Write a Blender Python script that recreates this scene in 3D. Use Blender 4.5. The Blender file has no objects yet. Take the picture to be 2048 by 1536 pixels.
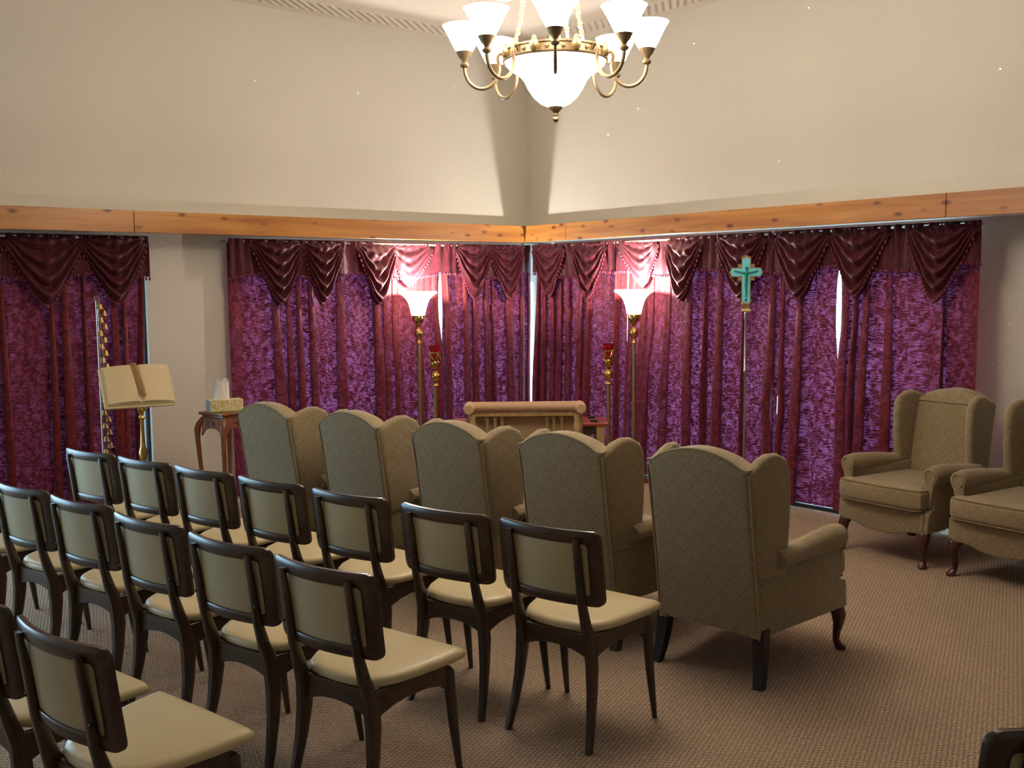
import bpy, bmesh, math, random
from math import sin, cos, pi, radians, sqrt, atan2, exp
from mathutils import Matrix, Vector

S = bpy.context.scene
COL = S.collection
random.seed(7)

# ------------------------------------------------------------------ camera, world, big lights, exposure
cam_data = bpy.data.cameras.new('camera')
cam_data.sensor_width = 36.0
cam_data.lens = 36.50
cam_data.clip_start = 0.05
cam = bpy.data.objects.new('camera', cam_data)
COL.objects.link(cam)
PITCH, ROLL, HEAD = 0.093113, 0.009352, 0.87736
_r = Vector((sin(HEAD), -cos(HEAD), 0)); _f = Vector((cos(HEAD), sin(HEAD), 0)); _z = Vector((0, 0, 1))
_F = _f * cos(PITCH) - _z * sin(PITCH)
_D = -_f * sin(PITCH) - _z * cos(PITCH)
_R2 = _r * cos(ROLL) + _D * sin(ROLL)
_D2 = -_r * sin(ROLL) + _D * cos(ROLL)
_m = Matrix((_R2, -_D2, -_F)).transposed().to_4x4()
_m.translation = Vector((0, 0, 1.65))
cam.matrix_world = _m
S.camera = cam

world = bpy.data.worlds.new('world')
S.world = world
world.use_nodes = True
_bg = world.node_tree.nodes['Background']
_bg.inputs[0].default_value = (0.50, 0.76, 1.0, 1)
_bg.inputs[1].default_value = 7.0

S.view_settings.view_transform = 'Standard'
S.view_settings.look = 'None'
S.view_settings.gamma = 1
S.view_settings.use_curve_mapping = False
S.view_settings.exposure = 0.65
S.cycles.max_bounces = 8
S.cycles.diffuse_bounces = 5
S.cycles.transmission_bounces = 6
S.cycles.transparent_max_bounces = 8
S.cycles.sample_clamp_indirect = 4.0
S.cycles.use_denoising = True


def lamp(name, kind, loc, energy, color, size=0.05, rot=None, size_y=None):
    d = bpy.data.lights.new(name, kind)
    d.energy = energy
    d.color = color
    if kind == 'AREA':
        d.shape = 'RECTANGLE'; d.size = size; d.size_y = size_y or size
    else:
        d.shadow_soft_size = size
    o = bpy.data.objects.new(name, d)
    o.location = loc
    if rot: o.rotation_euler = rot
    COL.objects.link(o)
    return o


WARM = (1.0, 0.86, 0.68)
# daylight enters by the uncurtained glass doors at the left end of the left wall; the portal only guides the sampling of the sky
portal = lamp('window_daylight', 'AREA', (-0.55, 7.68, 1.0), 1, (1, 1, 1), 3.5, (radians(-90), 0, 0), 1.95)
portal.data.cycles.is_portal = True

# ------------------------------------------------------------------ materials
def mat(name):
    m = bpy.data.materials.new(name); m.use_nodes = True
    nt = m.node_tree
    return m, nt, nt.nodes, nt.links, nt.nodes['Principled BSDF']


def simple(name, col, rough=0.5, metal=0.0, noise=0.0, scale=30.0, bump=0.0, spec=0.5, emit=None, es=0.0, coat=0.0):
    m, nt, N, L, p = mat(name)
    p.inputs['Base Color'].default_value = (*col, 1)
    p.inputs['Roughness'].default_value = rough
    p.inputs['Metallic'].default_value = metal
    p.inputs['Specular IOR Level'].default_value = spec
    p.inputs['Coat Weight'].default_value = coat
    if emit:
        p.inputs['Emission Color'].default_value = (*emit, 1); p.inputs['Emission Strength'].default_value = es
    if noise or bump:
        tc = N.new('ShaderNodeTexCoord'); n = N.new('ShaderNodeTexNoise')
        n.inputs['Scale'].default_value = scale; n.inputs['Detail'].default_value = 5
        L.new(tc.outputs['Object'], n.inputs['Vector'])
        if noise:
            mx = N.new('ShaderNodeMix'); mx.data_type = 'RGBA'
            mx.inputs[6].default_value = (*[c * (1 - noise) for c in col], 1)
            mx.inputs[7].default_value = (*[min(1, c * (1 + noise)) for c in col], 1)
            L.new(n.outputs['Fac'], mx.inputs[0]); L.new(mx.outputs[2], p.inputs['Base Color'])
        if bump:
            b = N.new('ShaderNodeBump'); b.inputs['Strength'].default_value = bump; b.inputs['Distance'].default_value = 0.004
            L.new(n.outputs['Fac'], b.inputs['Height']); L.new(b.outputs['Normal'], p.inputs['Normal'])
    return m


def wood(name, c1, c2, axis='X', scale=6.0, stretch=14.0, rough=0.4, knots=False, coat=0.0, lo=0.35, hi=0.68):
    m, nt, N, L, p = mat(name)
    tc = N.new('ShaderNodeTexCoord'); mp = N.new('ShaderNodeMapping')
    sc = [scale * stretch] * 3
    sc['XYZ'.index(axis)] = scale
    mp.inputs['Scale'].default_value = sc
    L.new(tc.outputs['Object'], mp.inputs['Vector'])
    n = N.new('ShaderNodeTexNoise'); n.inputs['Scale'].default_value = 0.5; n.inputs['Detail'].default_value = 6
    n.inputs['Distortion'].default_value = 0.6
    L.new(mp.outputs[0], n.inputs['Vector'])
    r = N.new('ShaderNodeValToRGB')
    r.color_ramp.elements[0].position = lo; r.color_ramp.elements[0].color = (*c1, 1)
    r.color_ramp.elements[1].position = hi; r.color_ramp.elements[1].color = (*c2, 1)
    L.new(n.outputs['Fac'], r.inputs[0])
    out = r.outputs[0]
    if knots:
        mp2 = N.new('ShaderNodeMapping')
        s2 = [7.0, 7.0, 13.0]; s2['XYZ'.index(axis)] = 6.0
        mp2.inputs['Scale'].default_value = s2
        L.new(tc.outputs['Object'], mp2.inputs['Vector'])
        v = N.new('ShaderNodeTexVoronoi'); v.inputs['Scale'].default_value = 1.0; v.inputs['Randomness'].default_value = 1.0
        L.new(mp2.outputs[0], v.inputs['Vector'])
        kr = N.new('ShaderNodeValToRGB')
        kr.color_ramp.elements[0].position = 0.09; kr.color_ramp.elements[0].color = (1, 1, 1, 1)
        kr.color_ramp.elements[1].position = 0.27; kr.color_ramp.elements[1].color = (0, 0, 0, 1)
        L.new(v.outputs['Distance'], kr.inputs[0])
        mx = N.new('ShaderNodeMix'); mx.data_type = 'RGBA'; mx.inputs[7].default_value = (0.10, 0.018, 0.006, 1)
        mm = N.new('ShaderNodeMath'); mm.operation = 'MULTIPLY'; mm.inputs[1].default_value = 0.9
        L.new(kr.outputs[0], mm.inputs[0]); L.new(mm.outputs[0], mx.inputs[0]); L.new(out, mx.inputs[6])
        out = mx.outputs[2]
    L.new(out, p.inputs['Base Color'])
    p.inputs['Roughness'].default_value = rough
    p.inputs['Coat Weight'].default_value = coat
    p.inputs['Coat Roughness'].default_value = 0.2
    return m


M = {}
M['pine_l'] = wood('pine along u', (0.33, 0.115, 0.022), (0.56, 0.255, 0.058), 'X', 1.6, 16, 0.38, True, 0.15)
M['pine_r'] = wood('pine along v', (0.33, 0.115, 0.022), (0.56, 0.255, 0.058), 'Y', 1.6, 16, 0.38, True, 0.15)
M['dark_wood'] = wood('walnut stain', (0.020, 0.010, 0.006), (0.050, 0.026, 0.015), 'Z', 7, 9, 0.32, False, 0.25)
M['dark_wood_y'] = wood('walnut stain across', (0.028, 0.013, 0.008), (0.064, 0.032, 0.018), 'Y', 7, 9, 0.32, False, 0.25)
M['mahogany'] = wood('mahogany', (0.036, 0.007, 0.005), (0.085, 0.018, 0.010), 'Z', 7, 9, 0.25, False, 0.4)
M['black_wood'] = simple('near black wood', (0.012, 0.007, 0.005), 0.38)
M['stand_wood'] = wood('rosewood', (0.15, 0.045, 0.016), (0.27, 0.095, 0.035), 'Z', 7, 9, 0.3, False, 0.3)
M['table_red'] = wood('cherry red top', (0.30, 0.045, 0.025), (0.40, 0.075, 0.04), 'X', 5, 9, 0.3, False, 0.3)
M['blond_wood'] = wood('blond oak', (0.36, 0.23, 0.09), (0.50, 0.34, 0.15), 'Z', 6, 9, 0.4)
M['vinyl'] = simple('cream vinyl', (0.56, 0.47, 0.28), 0.38, 0, 0.04, 60, 0.05, 0.45)
M['vinyl_back'] = simple('cream fabric back', (0.44, 0.37, 0.22), 0.6, 0, 0.05, 160, 0.12)
M['brass'] = simple('polished brass', (0.62, 0.42, 0.13), 0.16, 1.0, 0.06, 9)
M['brass_pole'] = simple('brushed brass', (0.42, 0.32, 0.13), 0.42, 1.0, 0.08, 20)
M['antique'] = simple('antique bronze', (0.27, 0.19, 0.105), 0.45, 0.7, 0.35, 45, 0.3)
M['antique_gold'] = simple('antique gold', (0.46, 0.34, 0.16), 0.35, 0.8, 0.3, 60, 0.3)
M['bell_bronze'] = simple('old bell bronze', (0.38, 0.25, 0.10), 0.38, 0.85, 0.3, 60)
M['steel'] = simple('pale metal', (0.55, 0.53, 0.50), 0.3, 1.0)
M['bronze_frame'] = simple('dark window frame', (0.018, 0.019, 0.022), 0.45)
M['kneeler_vinyl'] = simple('tan padding', (0.50, 0.32, 0.19), 0.55, 0, 0.06, 40, 0.05)
M['kneeler_panel'] = simple('tan panel', (0.38, 0.25, 0.14), 0.7, 0, 0.08, 70, 0.1)
M['paper'] = simple('cream paper', (0.66, 0.54, 0.34), 0.8, 0, 0.02, 30)
M['cover'] = simple('book cover', (0.56, 0.47, 0.28), 0.6)
M['ribbon'] = simple('gold brown ribbon', (0.24, 0.12, 0.03), 0.4)
M['tissue'] = simple('tissue', (0.80, 0.76, 0.72), 0.9, 0, 0.03, 40)
M['box_end'] = simple('pale blue card', (0.33, 0.43, 0.46), 0.7)
M['box_green'] = simple('leaf green card', (0.36, 0.42, 0.10), 0.7)
M['turquoise'] = simple('turquoise enamel', (0.19, 0.78, 1.0), 0.3, 0.0, 0.15, 40, 0.1, 0.6, None, 0, 0.3)
M['turq_dark'] = simple('deep teal enamel', (0.03, 0.30, 0.24), 0.35, 0.2, 0.2, 60, 0.1)
M['navy'] = simple('navy enamel', (0.01, 0.05, 0.22), 0.35)
M['black'] = simple('black', (0.01, 0.01, 0.01), 0.5)
M['soffit'] = simple('soffit paint', (0.66, 0.60, 0.50), 0.8, 0, 0.03, 60, 0.1)
M['terrace'] = simple('concrete terrace', (0.50, 0.50, 0.48), 0.9, 0, 0.15, 6, 0.2)


def mat_votive():
    m, nt, N, L, p = mat('ruby glass')
    p.inputs['Base Color'].default_value = (0.42, 0.006, 0.015, 1)
    p.inputs['Roughness'].default_value = 0.08
    p.inputs['Transmission Weight'].default_value = 0.35
    p.inputs['Coat Weight'].default_value = 0.5
    return m


M['votive'] = mat_votive()


def mat_glow(name, col, strength):
    m, nt, N, L, p = mat(name)
    p.inputs['Base Color'].default_value = (0.85, 0.80, 0.72, 1)
    p.inputs['Roughness'].default_value = 0.3
    n = N.new('ShaderNodeTexNoise'); n.inputs['Scale'].default_value = 18; n.inputs['Detail'].default_value = 3
    tc = N.new('ShaderNodeTexCoord'); L.new(tc.outputs['Object'], n.inputs['Vector'])
    mx = N.new('ShaderNodeMix'); mx.data_type = 'RGBA'
    mx.inputs[6].default_value = (col[0], col[1] * .93, col[2] * .85, 1); mx.inputs[7].default_value = (*col, 1)
    L.new(n.outputs['Fac'], mx.inputs[0]); L.new(mx.outputs[2], p.inputs['Emission Color'])
    p.inputs['Emission Strength'].default_value = strength
    return m


M['shade_glow'] = mat_glow('lit frosted glass shade', (1.0, 0.90, 0.76), 13.5)
M['bowl_glow'] = mat_glow('lit alabaster bowl', (1.0, 0.91, 0.77), 9.5)
M['torch_glow'] = mat_glow('lit torchiere glass', (1.0, 0.86, 0.68), 5.5)


def mat_wall(name, col, bump=0.35, scale=55, specks=False):
    m, nt, N, L, p = mat(name)
    tc = N.new('ShaderNodeTexCoord')
    n = N.new('ShaderNodeTexNoise'); n.inputs['Scale'].default_value = scale; n.inputs['Detail'].default_value = 6
    L.new(tc.outputs['Object'], n.inputs['Vector'])
    n2 = N.new('ShaderNodeTexNoise'); n2.inputs['Scale'].default_value = 1.3
    L.new(tc.outputs['Object'], n2.inputs['Vector'])
    mx = N.new('ShaderNodeMix'); mx.data_type = 'RGBA'
    mx.inputs[6].default_value = (*[c * .96 for c in col], 1); mx.inputs[7].default_value = (*[min(1, c * 1.03) for c in col], 1)
    L.new(n2.outputs['Fac'], mx.inputs[0])
    b = N.new('ShaderNodeBump'); b.inputs['Strength'].default_value = bump; b.inputs['Distance'].default_value = 0.006
    L.new(n.outputs['Fac'], b.inputs['Height']); L.new(b.outputs['Normal'], p.inputs['Normal'])
    p.inputs['Roughness'].default_value = 0.85
    p.inputs['Specular IOR Level'].default_value = 0.2
    L.new(mx.outputs[2], p.inputs['Base Color'])
    if specks:   # tiny mica flecks in the sprayed plaster, each tilted its own way
        v = N.new('ShaderNodeTexVoronoi'); v.inputs['Scale'].default_value = 17; v.inputs['Randomness'].default_value = 1
        L.new(tc.outputs['Object'], v.inputs['Vector'])
        lt = N.new('ShaderNodeMath'); lt.operation = 'LESS_THAN'; lt.inputs[1].default_value = 0.075
        L.new(v.outputs['Distance'], lt.inputs[0])
        geo = N.new('ShaderNodeNewGeometry')
        sub = N.new('ShaderNodeVectorMath'); sub.operation = 'SUBTRACT'; sub.inputs[1].default_value = (.5, .5, .5)
        L.new(v.outputs['Color'], sub.inputs[0])
        scl = N.new('ShaderNodeVectorMath'); scl.operation = 'SCALE'; scl.inputs['Scale'].default_value = 1.6
        L.new(sub.outputs[0], scl.inputs[0])
        add = N.new('ShaderNodeVectorMath'); add.operation = 'ADD'
        L.new(geo.outputs['Normal'], add.inputs[0]); L.new(scl.outputs[0], add.inputs[1])
        nrm = N.new('ShaderNodeVectorMath'); nrm.operation = 'NORMALIZE'; L.new(add.outputs[0], nrm.inputs[0])
        gl = N.new('ShaderNodeBsdfGlossy'); gl.inputs['Roughness'].default_value = 0.22
        gl.inputs['Color'].default_value = (0.8, 0.8, 0.75, 1)
        L.new(nrm.outputs[0], gl.inputs['Normal'])
        nul = N.new('ShaderNodeMixShader'); L.new(lt.outputs[0], nul.inputs[0]); L.new(gl.outputs[0], nul.inputs[2])
        mh = N.new('ShaderNodeAddShader'); L.new(p.outputs[0], mh.inputs[0]); L.new(nul.outputs[0], mh.inputs[1])
        L.new(mh.outputs[0], N['Material Output'].inputs['Surface'])
    return m


M['plaster'] = mat_wall('sprayed plaster', (0.625, 0.59, 0.515), 0.4, 60, True)
M['ceiling'] = mat_wall('textured ceiling', (0.72, 0.65, 0.57), 0.9, 22)


def mat_ceiling_band():
    m, nt, N, L, p = mat('combed ceiling border')
    tc = N.new('ShaderNodeTexCoord'); mp = N.new('ShaderNodeMapping')
    mp.inputs['Rotation'].default_value = (0, 0, radians(50))
    L.new(tc.outputs['Object'], mp.inputs['Vector'])
    w = N.new('ShaderNodeTexWave'); w.inputs['Scale'].default_value = 5.5; w.inputs['Distortion'].default_value = 1.0
    L.new(mp.outputs[0], w.inputs['Vector'])
    b = N.new('ShaderNodeBump'); b.inputs['Strength'].default_value = 0.8; b.inputs['Distance'].default_value = 0.02
    L.new(w.outputs['Fac'], b.inputs['Height']); L.new(b.outputs['Normal'], p.inputs['Normal'])
    p.inputs['Base Color'].default_value = (0.72, 0.65, 0.57, 1); p.inputs['Roughness'].default_value = 0.9
    return m


M['ceiling_band'] = mat_ceiling_band()


def mat_carpet():
    m, nt, N, L, p = mat('loop pile carpet')
    tc = N.new('ShaderNodeTexCoord'); mp = N.new('ShaderNodeMapping')
    mp.inputs['Rotation'].default_value = (0, 0, radians(13)); mp.inputs['Scale'].default_value = (64, 88, 1)
    L.new(tc.outputs['Object'], mp.inputs['Vector'])
    # rows of loops
    sx = N.new('ShaderNodeSeparateXYZ'); 
    nd = N.new('ShaderNodeTexNoise'); nd.inputs['Scale'].default_value = 0.7; nd.inputs['Detail'].default_value = 2
    L.new(mp.outputs[0], nd.inputs['Vector'])
    mixv = N.new('ShaderNodeVectorMath'); mixv.operation = 'ADD'
    sc = N.new('ShaderNodeVectorMath'); sc.operation = 'SCALE'; sc.inputs['Scale'].default_value = 1.1
    L.new(nd.outputs['Color'], sc.inputs[0]); L.new(mp.outputs[0], mixv.inputs[0]); L.new(sc.outputs[0], mixv.inputs[1])
    L.new(mixv.outputs[0], sx.inputs[0])

    def s(sock, mul):
        a = N.new('ShaderNodeMath'); a.operation = 'MULTIPLY'; a.inputs[1].default_value = mul; L.new(sock, a.inputs[0])
        b = N.new('ShaderNodeMath'); b.operation = 'SINE'; L.new(a.outputs[0], b.inputs[0]); return b.outputs[0]
    q = N.new('ShaderNodeMath'); q.operation = 'MULTIPLY'
    L.new(s(sx.outputs[0], pi), q.inputs[0]); L.new(s(sx.outputs[1], pi), q.inputs[1])
    h = N.new('ShaderNodeMath'); h.operation = 'ABSOLUTE'; L.new(q.outputs[0], h.inputs[0])
    sg = N.new('ShaderNodeMath'); sg.operation = 'MULTIPLY_ADD'; sg.inputs[1].default_value = .5; sg.inputs[2].default_value = .5
    L.new(q.outputs[0], sg.inputs[0])
    n1 = N.new('ShaderNodeTexNoise'); n1.inputs['Scale'].default_value = 0.9; n1.inputs['Detail'].default_value = 3
    L.new(mp.outputs[0], n1.inputs['Vector'])
    n2 = N.new('ShaderNodeTexNoise'); n2.inputs['Scale'].default_value = 2.2; n2.inputs['Detail'].default_value = 3
    L.new(tc.outputs['Object'], n2.inputs['Vector'])
    mx = N.new('ShaderNodeMix'); mx.data_type = 'RGBA'
    mx.inputs[6].default_value = (0.21, 0.15, 0.125, 1); mx.inputs[7].default_value = (0.64, 0.50, 0.33, 1)
    L.new(sg.outputs[0], mx.inputs[0])
    rr = N.new('ShaderNodeValToRGB')
    rr.color_ramp.elements[0].position = 0.38; rr.color_ramp.elements[0].color = (0, 0, 0, 1)
    rr.color_ramp.elements[1].position = 0.62; rr.color_ramp.elements[1].color = (1, 1, 1, 1)
    L.new(n1.outputs['Fac'], rr.inputs[0])
    mx2 = N.new('ShaderNodeMix'); mx2.data_type = 'RGBA'; mx2.blend_type = 'MIX'
    mx2.inputs[6].default_value = (0.33, 0.235, 0.205, 1)
    mm = N.new('ShaderNodeMath'); mm.operation = 'MULTIPLY_ADD'; mm.inputs[1].default_value = .45; mm.inputs[2].default_value = .55
    L.new(rr.outputs[0], mm.inputs[0]); L.new(mm.outputs[0], mx2.inputs[0]); L.new(mx.outputs[2], mx2.inputs[7])
    mx3 = N.new('ShaderNodeMix'); mx3.data_type = 'RGBA'; mx3.blend_type = 'MULTIPLY'; mx3.inputs[0].default_value = 0.5
    cr = N.new('ShaderNodeValToRGB'); cr.color_ramp.elements[0].color = (.72, .70, .72, 1); cr.color_ramp.elements[1].color = (1, 1, 1, 1)
    L.new(n2.outputs['Fac'], cr.inputs[0]); L.new(cr.outputs[0], mx3.inputs[7]); L.new(mx2.outputs[2], mx3.inputs[6])
    L.new(mx3.outputs[2], p.inputs['Base Color'])
    bp = N.new('ShaderNodeBump'); bp.inputs['Strength'].default_value = 0.7; bp.inputs['Distance'].default_value = 0.006
    L.new(h.outputs[0], bp.inputs['Height']); L.new(bp.outputs['Normal'], p.inputs['Normal'])
    p.inputs['Roughness'].default_value = 0.95; p.inputs['Specular IOR Level'].default_value = 0.1
    return m


M['carpet'] = mat_carpet()


def mat_upholstery():
    m, nt, N, L, p = mat('tan lattice upholstery')
    tc = N.new('ShaderNodeTexCoord'); sx = N.new('ShaderNodeSeparateXYZ'); L.new(tc.outputs['Object'], sx.inputs[0])

    def math_(op, a, b=None, c=None):
        n = N.new('ShaderNodeMath'); n.operation = op
        for k, x in enumerate((a, b, c)):
            if x is None: continue
            if isinstance(x, (int, float)): n.inputs[k].default_value = x
            else: L.new(x, n.inputs[k])
        return n.outputs[0]
    hcoord = math_('ADD', sx.outputs[0], sx.outputs[1])
    k = 2 * pi / 0.095
    d1 = math_('ABSOLUTE', math_('SINE', math_('MULTIPLY', math_('ADD', hcoord, sx.outputs[2]), k / 2)))
    d2 = math_('ABSOLUTE', math_('SINE', math_('MULTIPLY', math_('SUBTRACT', hcoord, sx.outputs[2]), k / 2)))
    line = math_('LESS_THAN', math_('MINIMUM', d1, d2), 0.10)
    n = N.new('ShaderNodeTexNoise'); n.inputs['Scale'].default_value = 50; n.inputs['Detail'].default_value = 2; n.inputs['Distortion'].default_value = 2.6
    L.new(tc.outputs['Object'], n.inputs['Vector'])
    curl = math_('LESS_THAN', math_('ABSOLUTE', math_('SUBTRACT', n.outputs['Fac'], 0.5)), 0.040)
    pat = math_('MAXIMUM', math_('MULTIPLY', line, 0.6), math_('MULTIPLY', curl, 0.9))
    mx = N.new('ShaderNodeMix'); mx.data_type = 'RGBA'
    mx.inputs[6].default_value = (0.30, 0.245, 0.155, 1); mx.inputs[7].default_value = (0.215, 0.140, 0.060, 1)
    L.new(pat, mx.inputs[0])
    nf = N.new('ShaderNodeTexNoise'); nf.inputs['Scale'].default_value = 260; nf.inputs['Detail'].default_value = 2
    L.new(tc.outputs['Object'], nf.inputs['Vector'])
    b = N.new('ShaderNodeBump'); b.inputs['Strength'].default_value = 0.25; b.inputs['Distance'].default_value = 0.002
    L.new(nf.outputs['Fac'], b.inputs['Height']); L.new(b.outputs['Normal'], p.inputs['Normal'])
    L.new(mx.outputs[2], p.inputs['Base Color'])
    p.inputs['Roughness'].default_value = 0.85
    p.inputs['Sheen Weight'].default_value = 0.25
    p.inputs['Specular IOR Level'].default_value = 0.2
    return m


M['uphol'] = mat_upholstery()
M['piping'] = simple('tan piping', (0.30, 0.235, 0.14), 0.8)
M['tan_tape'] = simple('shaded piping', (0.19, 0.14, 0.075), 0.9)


def mat_curtain(name, dif, tra, famin, famax, rough=0.5, satin=False):
    """damask cloth: one side takes the lamp light, the daylight outside comes through the thinner ground of the weave"""
    m, nt, N, L, p = mat(name)
    uv = N.new('ShaderNodeTexCoord')
    mp = N.new('ShaderNodeMapping'); mp.inputs['Scale'].default_value = (1, 1, 1)
    L.new(uv.outputs['UV'], mp.inputs['Vector'])

    def noise(sx_, sy_, det, dist=0.0):
        a = N.new('ShaderNodeMapping'); a.inputs['Scale'].default_value = (sx_, sy_, 1); L.new(mp.outputs[0], a.inputs['Vector'])
        n = N.new('ShaderNodeTexNoise'); n.inputs['Scale'].default_value = 1; n.inputs['Detail'].default_value = det
        n.inputs['Distortion'].default_value = dist
        L.new(a.outputs[0], n.inputs['Vector']); return n.outputs['Fac']

    def math_(op, a, b=None):
        n = N.new('ShaderNodeMath'); n.operation = op
        for k, x in enumerate((a, b)):
            if x is None: continue
            if isinstance(x, (int, float)): n.inputs[k].default_value = x
            else: L.new(x, n.inputs[k])
        return n.outputs[0]
    fig = noise(26, 20, 4, 0.9)       # leaf figures
    rip = noise(26, 170, 4, 0.5)      # weft ripples
    blob = noise(9.0, 2.2, 2, 0.4)
    r1 = N.new('ShaderNodeValToRGB'); r1.color_ramp.elements[0].position = 0.44; r1.color_ramp.elements[1].position = 0.58
    L.new(fig, r1.inputs[0])
    r2 = N.new('ShaderNodeValToRGB'); r2.color_ramp.elements[0].position = 0.43; r2.color_ramp.elements[1].position = 0.65
    L.new(rip, r2.inputs[0])
    f = math_('ADD', math_('MULTIPLY', r1.outputs[0], 0.32), math_('MULTIPLY', r2.outputs[0], 0.68))
    f = math_('MULTIPLY', f, math_('ADD', blob, 0.45))
    rng = N.new('ShaderNodeMapRange'); rng.inputs[1].default_value = 0.14; rng.inputs[2].default_value = 0.85
    rng.inputs[3].default_value = famin; rng.inputs[4].default_value = famax
    L.new(f, rng.inputs[0])
    tr = N.new('ShaderNodeBsdfTranslucent')
    mxc = N.new('ShaderNodeMix'); mxc.data_type = 'RGBA'
    mxc.inputs[6].default_value = (tra[0] * .9, tra[1] * .25, tra[2] * .40, 1); mxc.inputs[7].default_value = (*tra, 1)
    L.new(f, mxc.inputs[0]); L.new(mxc.outputs[2], tr.inputs['Color'])
    dm = N.new('ShaderNodeMix'); dm.data_type = 'RGBA'
    dm.inputs[6].default_value = (*[c * .78 for c in dif], 1); dm.inputs[7].default_value = (*[c * 1.2 for c in dif], 1)
    L.new(r1.outputs[0], dm.inputs[0])
    L.new(dm.outputs[2], p.inputs['Base Color'])
    p.inputs['Roughness'].default_value = rough
    p.inputs['Specular IOR Level'].default_value = 0.17
    p.inputs['Sheen Weight'].default_value = 0.08
    b = N.new('ShaderNodeBump'); b.inputs['Strength'].default_value = 0.12 if satin else 0.35; b.inputs['Distance'].default_value = 0.004
    L.new(rip, b.inputs['Height']); L.new(b.outputs['Normal'], p.inputs['Normal'])
    mh = N.new('ShaderNodeMixShader')
    L.new(rng.outputs[0], mh.inputs[0]); L.new(p.outputs[0], mh.inputs[1]); L.new(tr.outputs[0], mh.inputs[2])
    L.new(mh.outputs[0], N['Material Output'].inputs['Surface'])
    return m


M['curtain'] = mat_curtain('burgundy damask', (0.135, 0.012, 0.013), (0.58, 0.20, 0.46), 0.0, 0.135, 0.6)
M['valance'] = mat_curtain('burgundy satin', (0.066, 0.006, 0.012), (0.20, 0.03, 0.08), 0.0, 0.015, 0.56, True)
M['fringe'] = simple('burgundy fringe', (0.14, 0.012, 0.03), 0.7)


def mat_glass():
    m, nt, N, L, p = mat('window glass')
    t = N.new('ShaderNodeBsdfTransparent'); t.inputs[0].default_value = (0.93, 0.96, 0.96, 1)
    g = N.new('ShaderNodeBsdfGlossy'); g.inputs['Roughness'].default_value = 0.02
    mh = N.new('ShaderNodeMixShader'); mh.inputs[0].default_value = 0.06
    L.new(t.outputs[0], mh.inputs[1]); L.new(g.outputs[0], mh.inputs[2])
    L.new(mh.outputs[0], N['Material Output'].inputs['Surface'])
    return m


M['glass'] = mat_glass()


def mat_floral():
    m, nt, N, L, p = mat('floral card')
    tc = N.new('ShaderNodeTexCoord'); v = N.new('ShaderNodeTexVoronoi'); v.inputs['Scale'].default_value = 70
    L.new(tc.outputs['Object'], v.inputs['Vector'])
    r = N.new('ShaderNodeValToRGB'); cr = r.color_ramp
    cr.elements[0].position = 0.2; cr.elements[0].color = (0.30, 0.33, 0.08, 1)
    cr.elements[1].position = 0.5; cr.elements[1].color = (0.72, 0.66, 0.36, 1)
    e = cr.elements.new(0.33); e.color = (0.66, 0.38, 0.24, 1)
    L.new(v.outputs['Distance'], r.inputs[0]); L.new(r.outputs[0], p.inputs['Base Color'])
    p.inputs['Roughness'].default_value = 0.7
    return m


M['floral'] = mat_floral()


def mat_page():
    m, nt, N, L, p = mat('ruled page')
    tc = N.new('ShaderNodeTexCoord'); sx = N.new('ShaderNodeSeparateXYZ'); L.new(tc.outputs['UV'], sx.inputs[0])
    a = N.new('ShaderNodeMath'); a.operation = 'MULTIPLY'; a.inputs[1].default_value = 2 * pi * 15; L.new(sx.outputs[1], a.inputs[0])
    b = N.new('ShaderNodeMath'); b.operation = 'SINE'; L.new(a.outputs[0], b.inputs[0])
    c = N.new('ShaderNodeMath'); c.operation = 'GREATER_THAN'; c.inputs[1].default_value = 0.86; L.new(b.outputs[0], c.inputs[0])
    mx = N.new('ShaderNodeMix'); mx.data_type = 'RGBA'
    mx.inputs[6].default_value = (0.64, 0.53, 0.33, 1); mx.inputs[7].default_value = (0.47, 0.38, 0.23, 1)
    L.new(c.outputs[0], mx.inputs[0]); L.new(mx.outputs[2], p.inputs['Base Color']); p.inputs['Roughness'].default_value = 0.8
    return m


M['page'] = mat_page()

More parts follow.
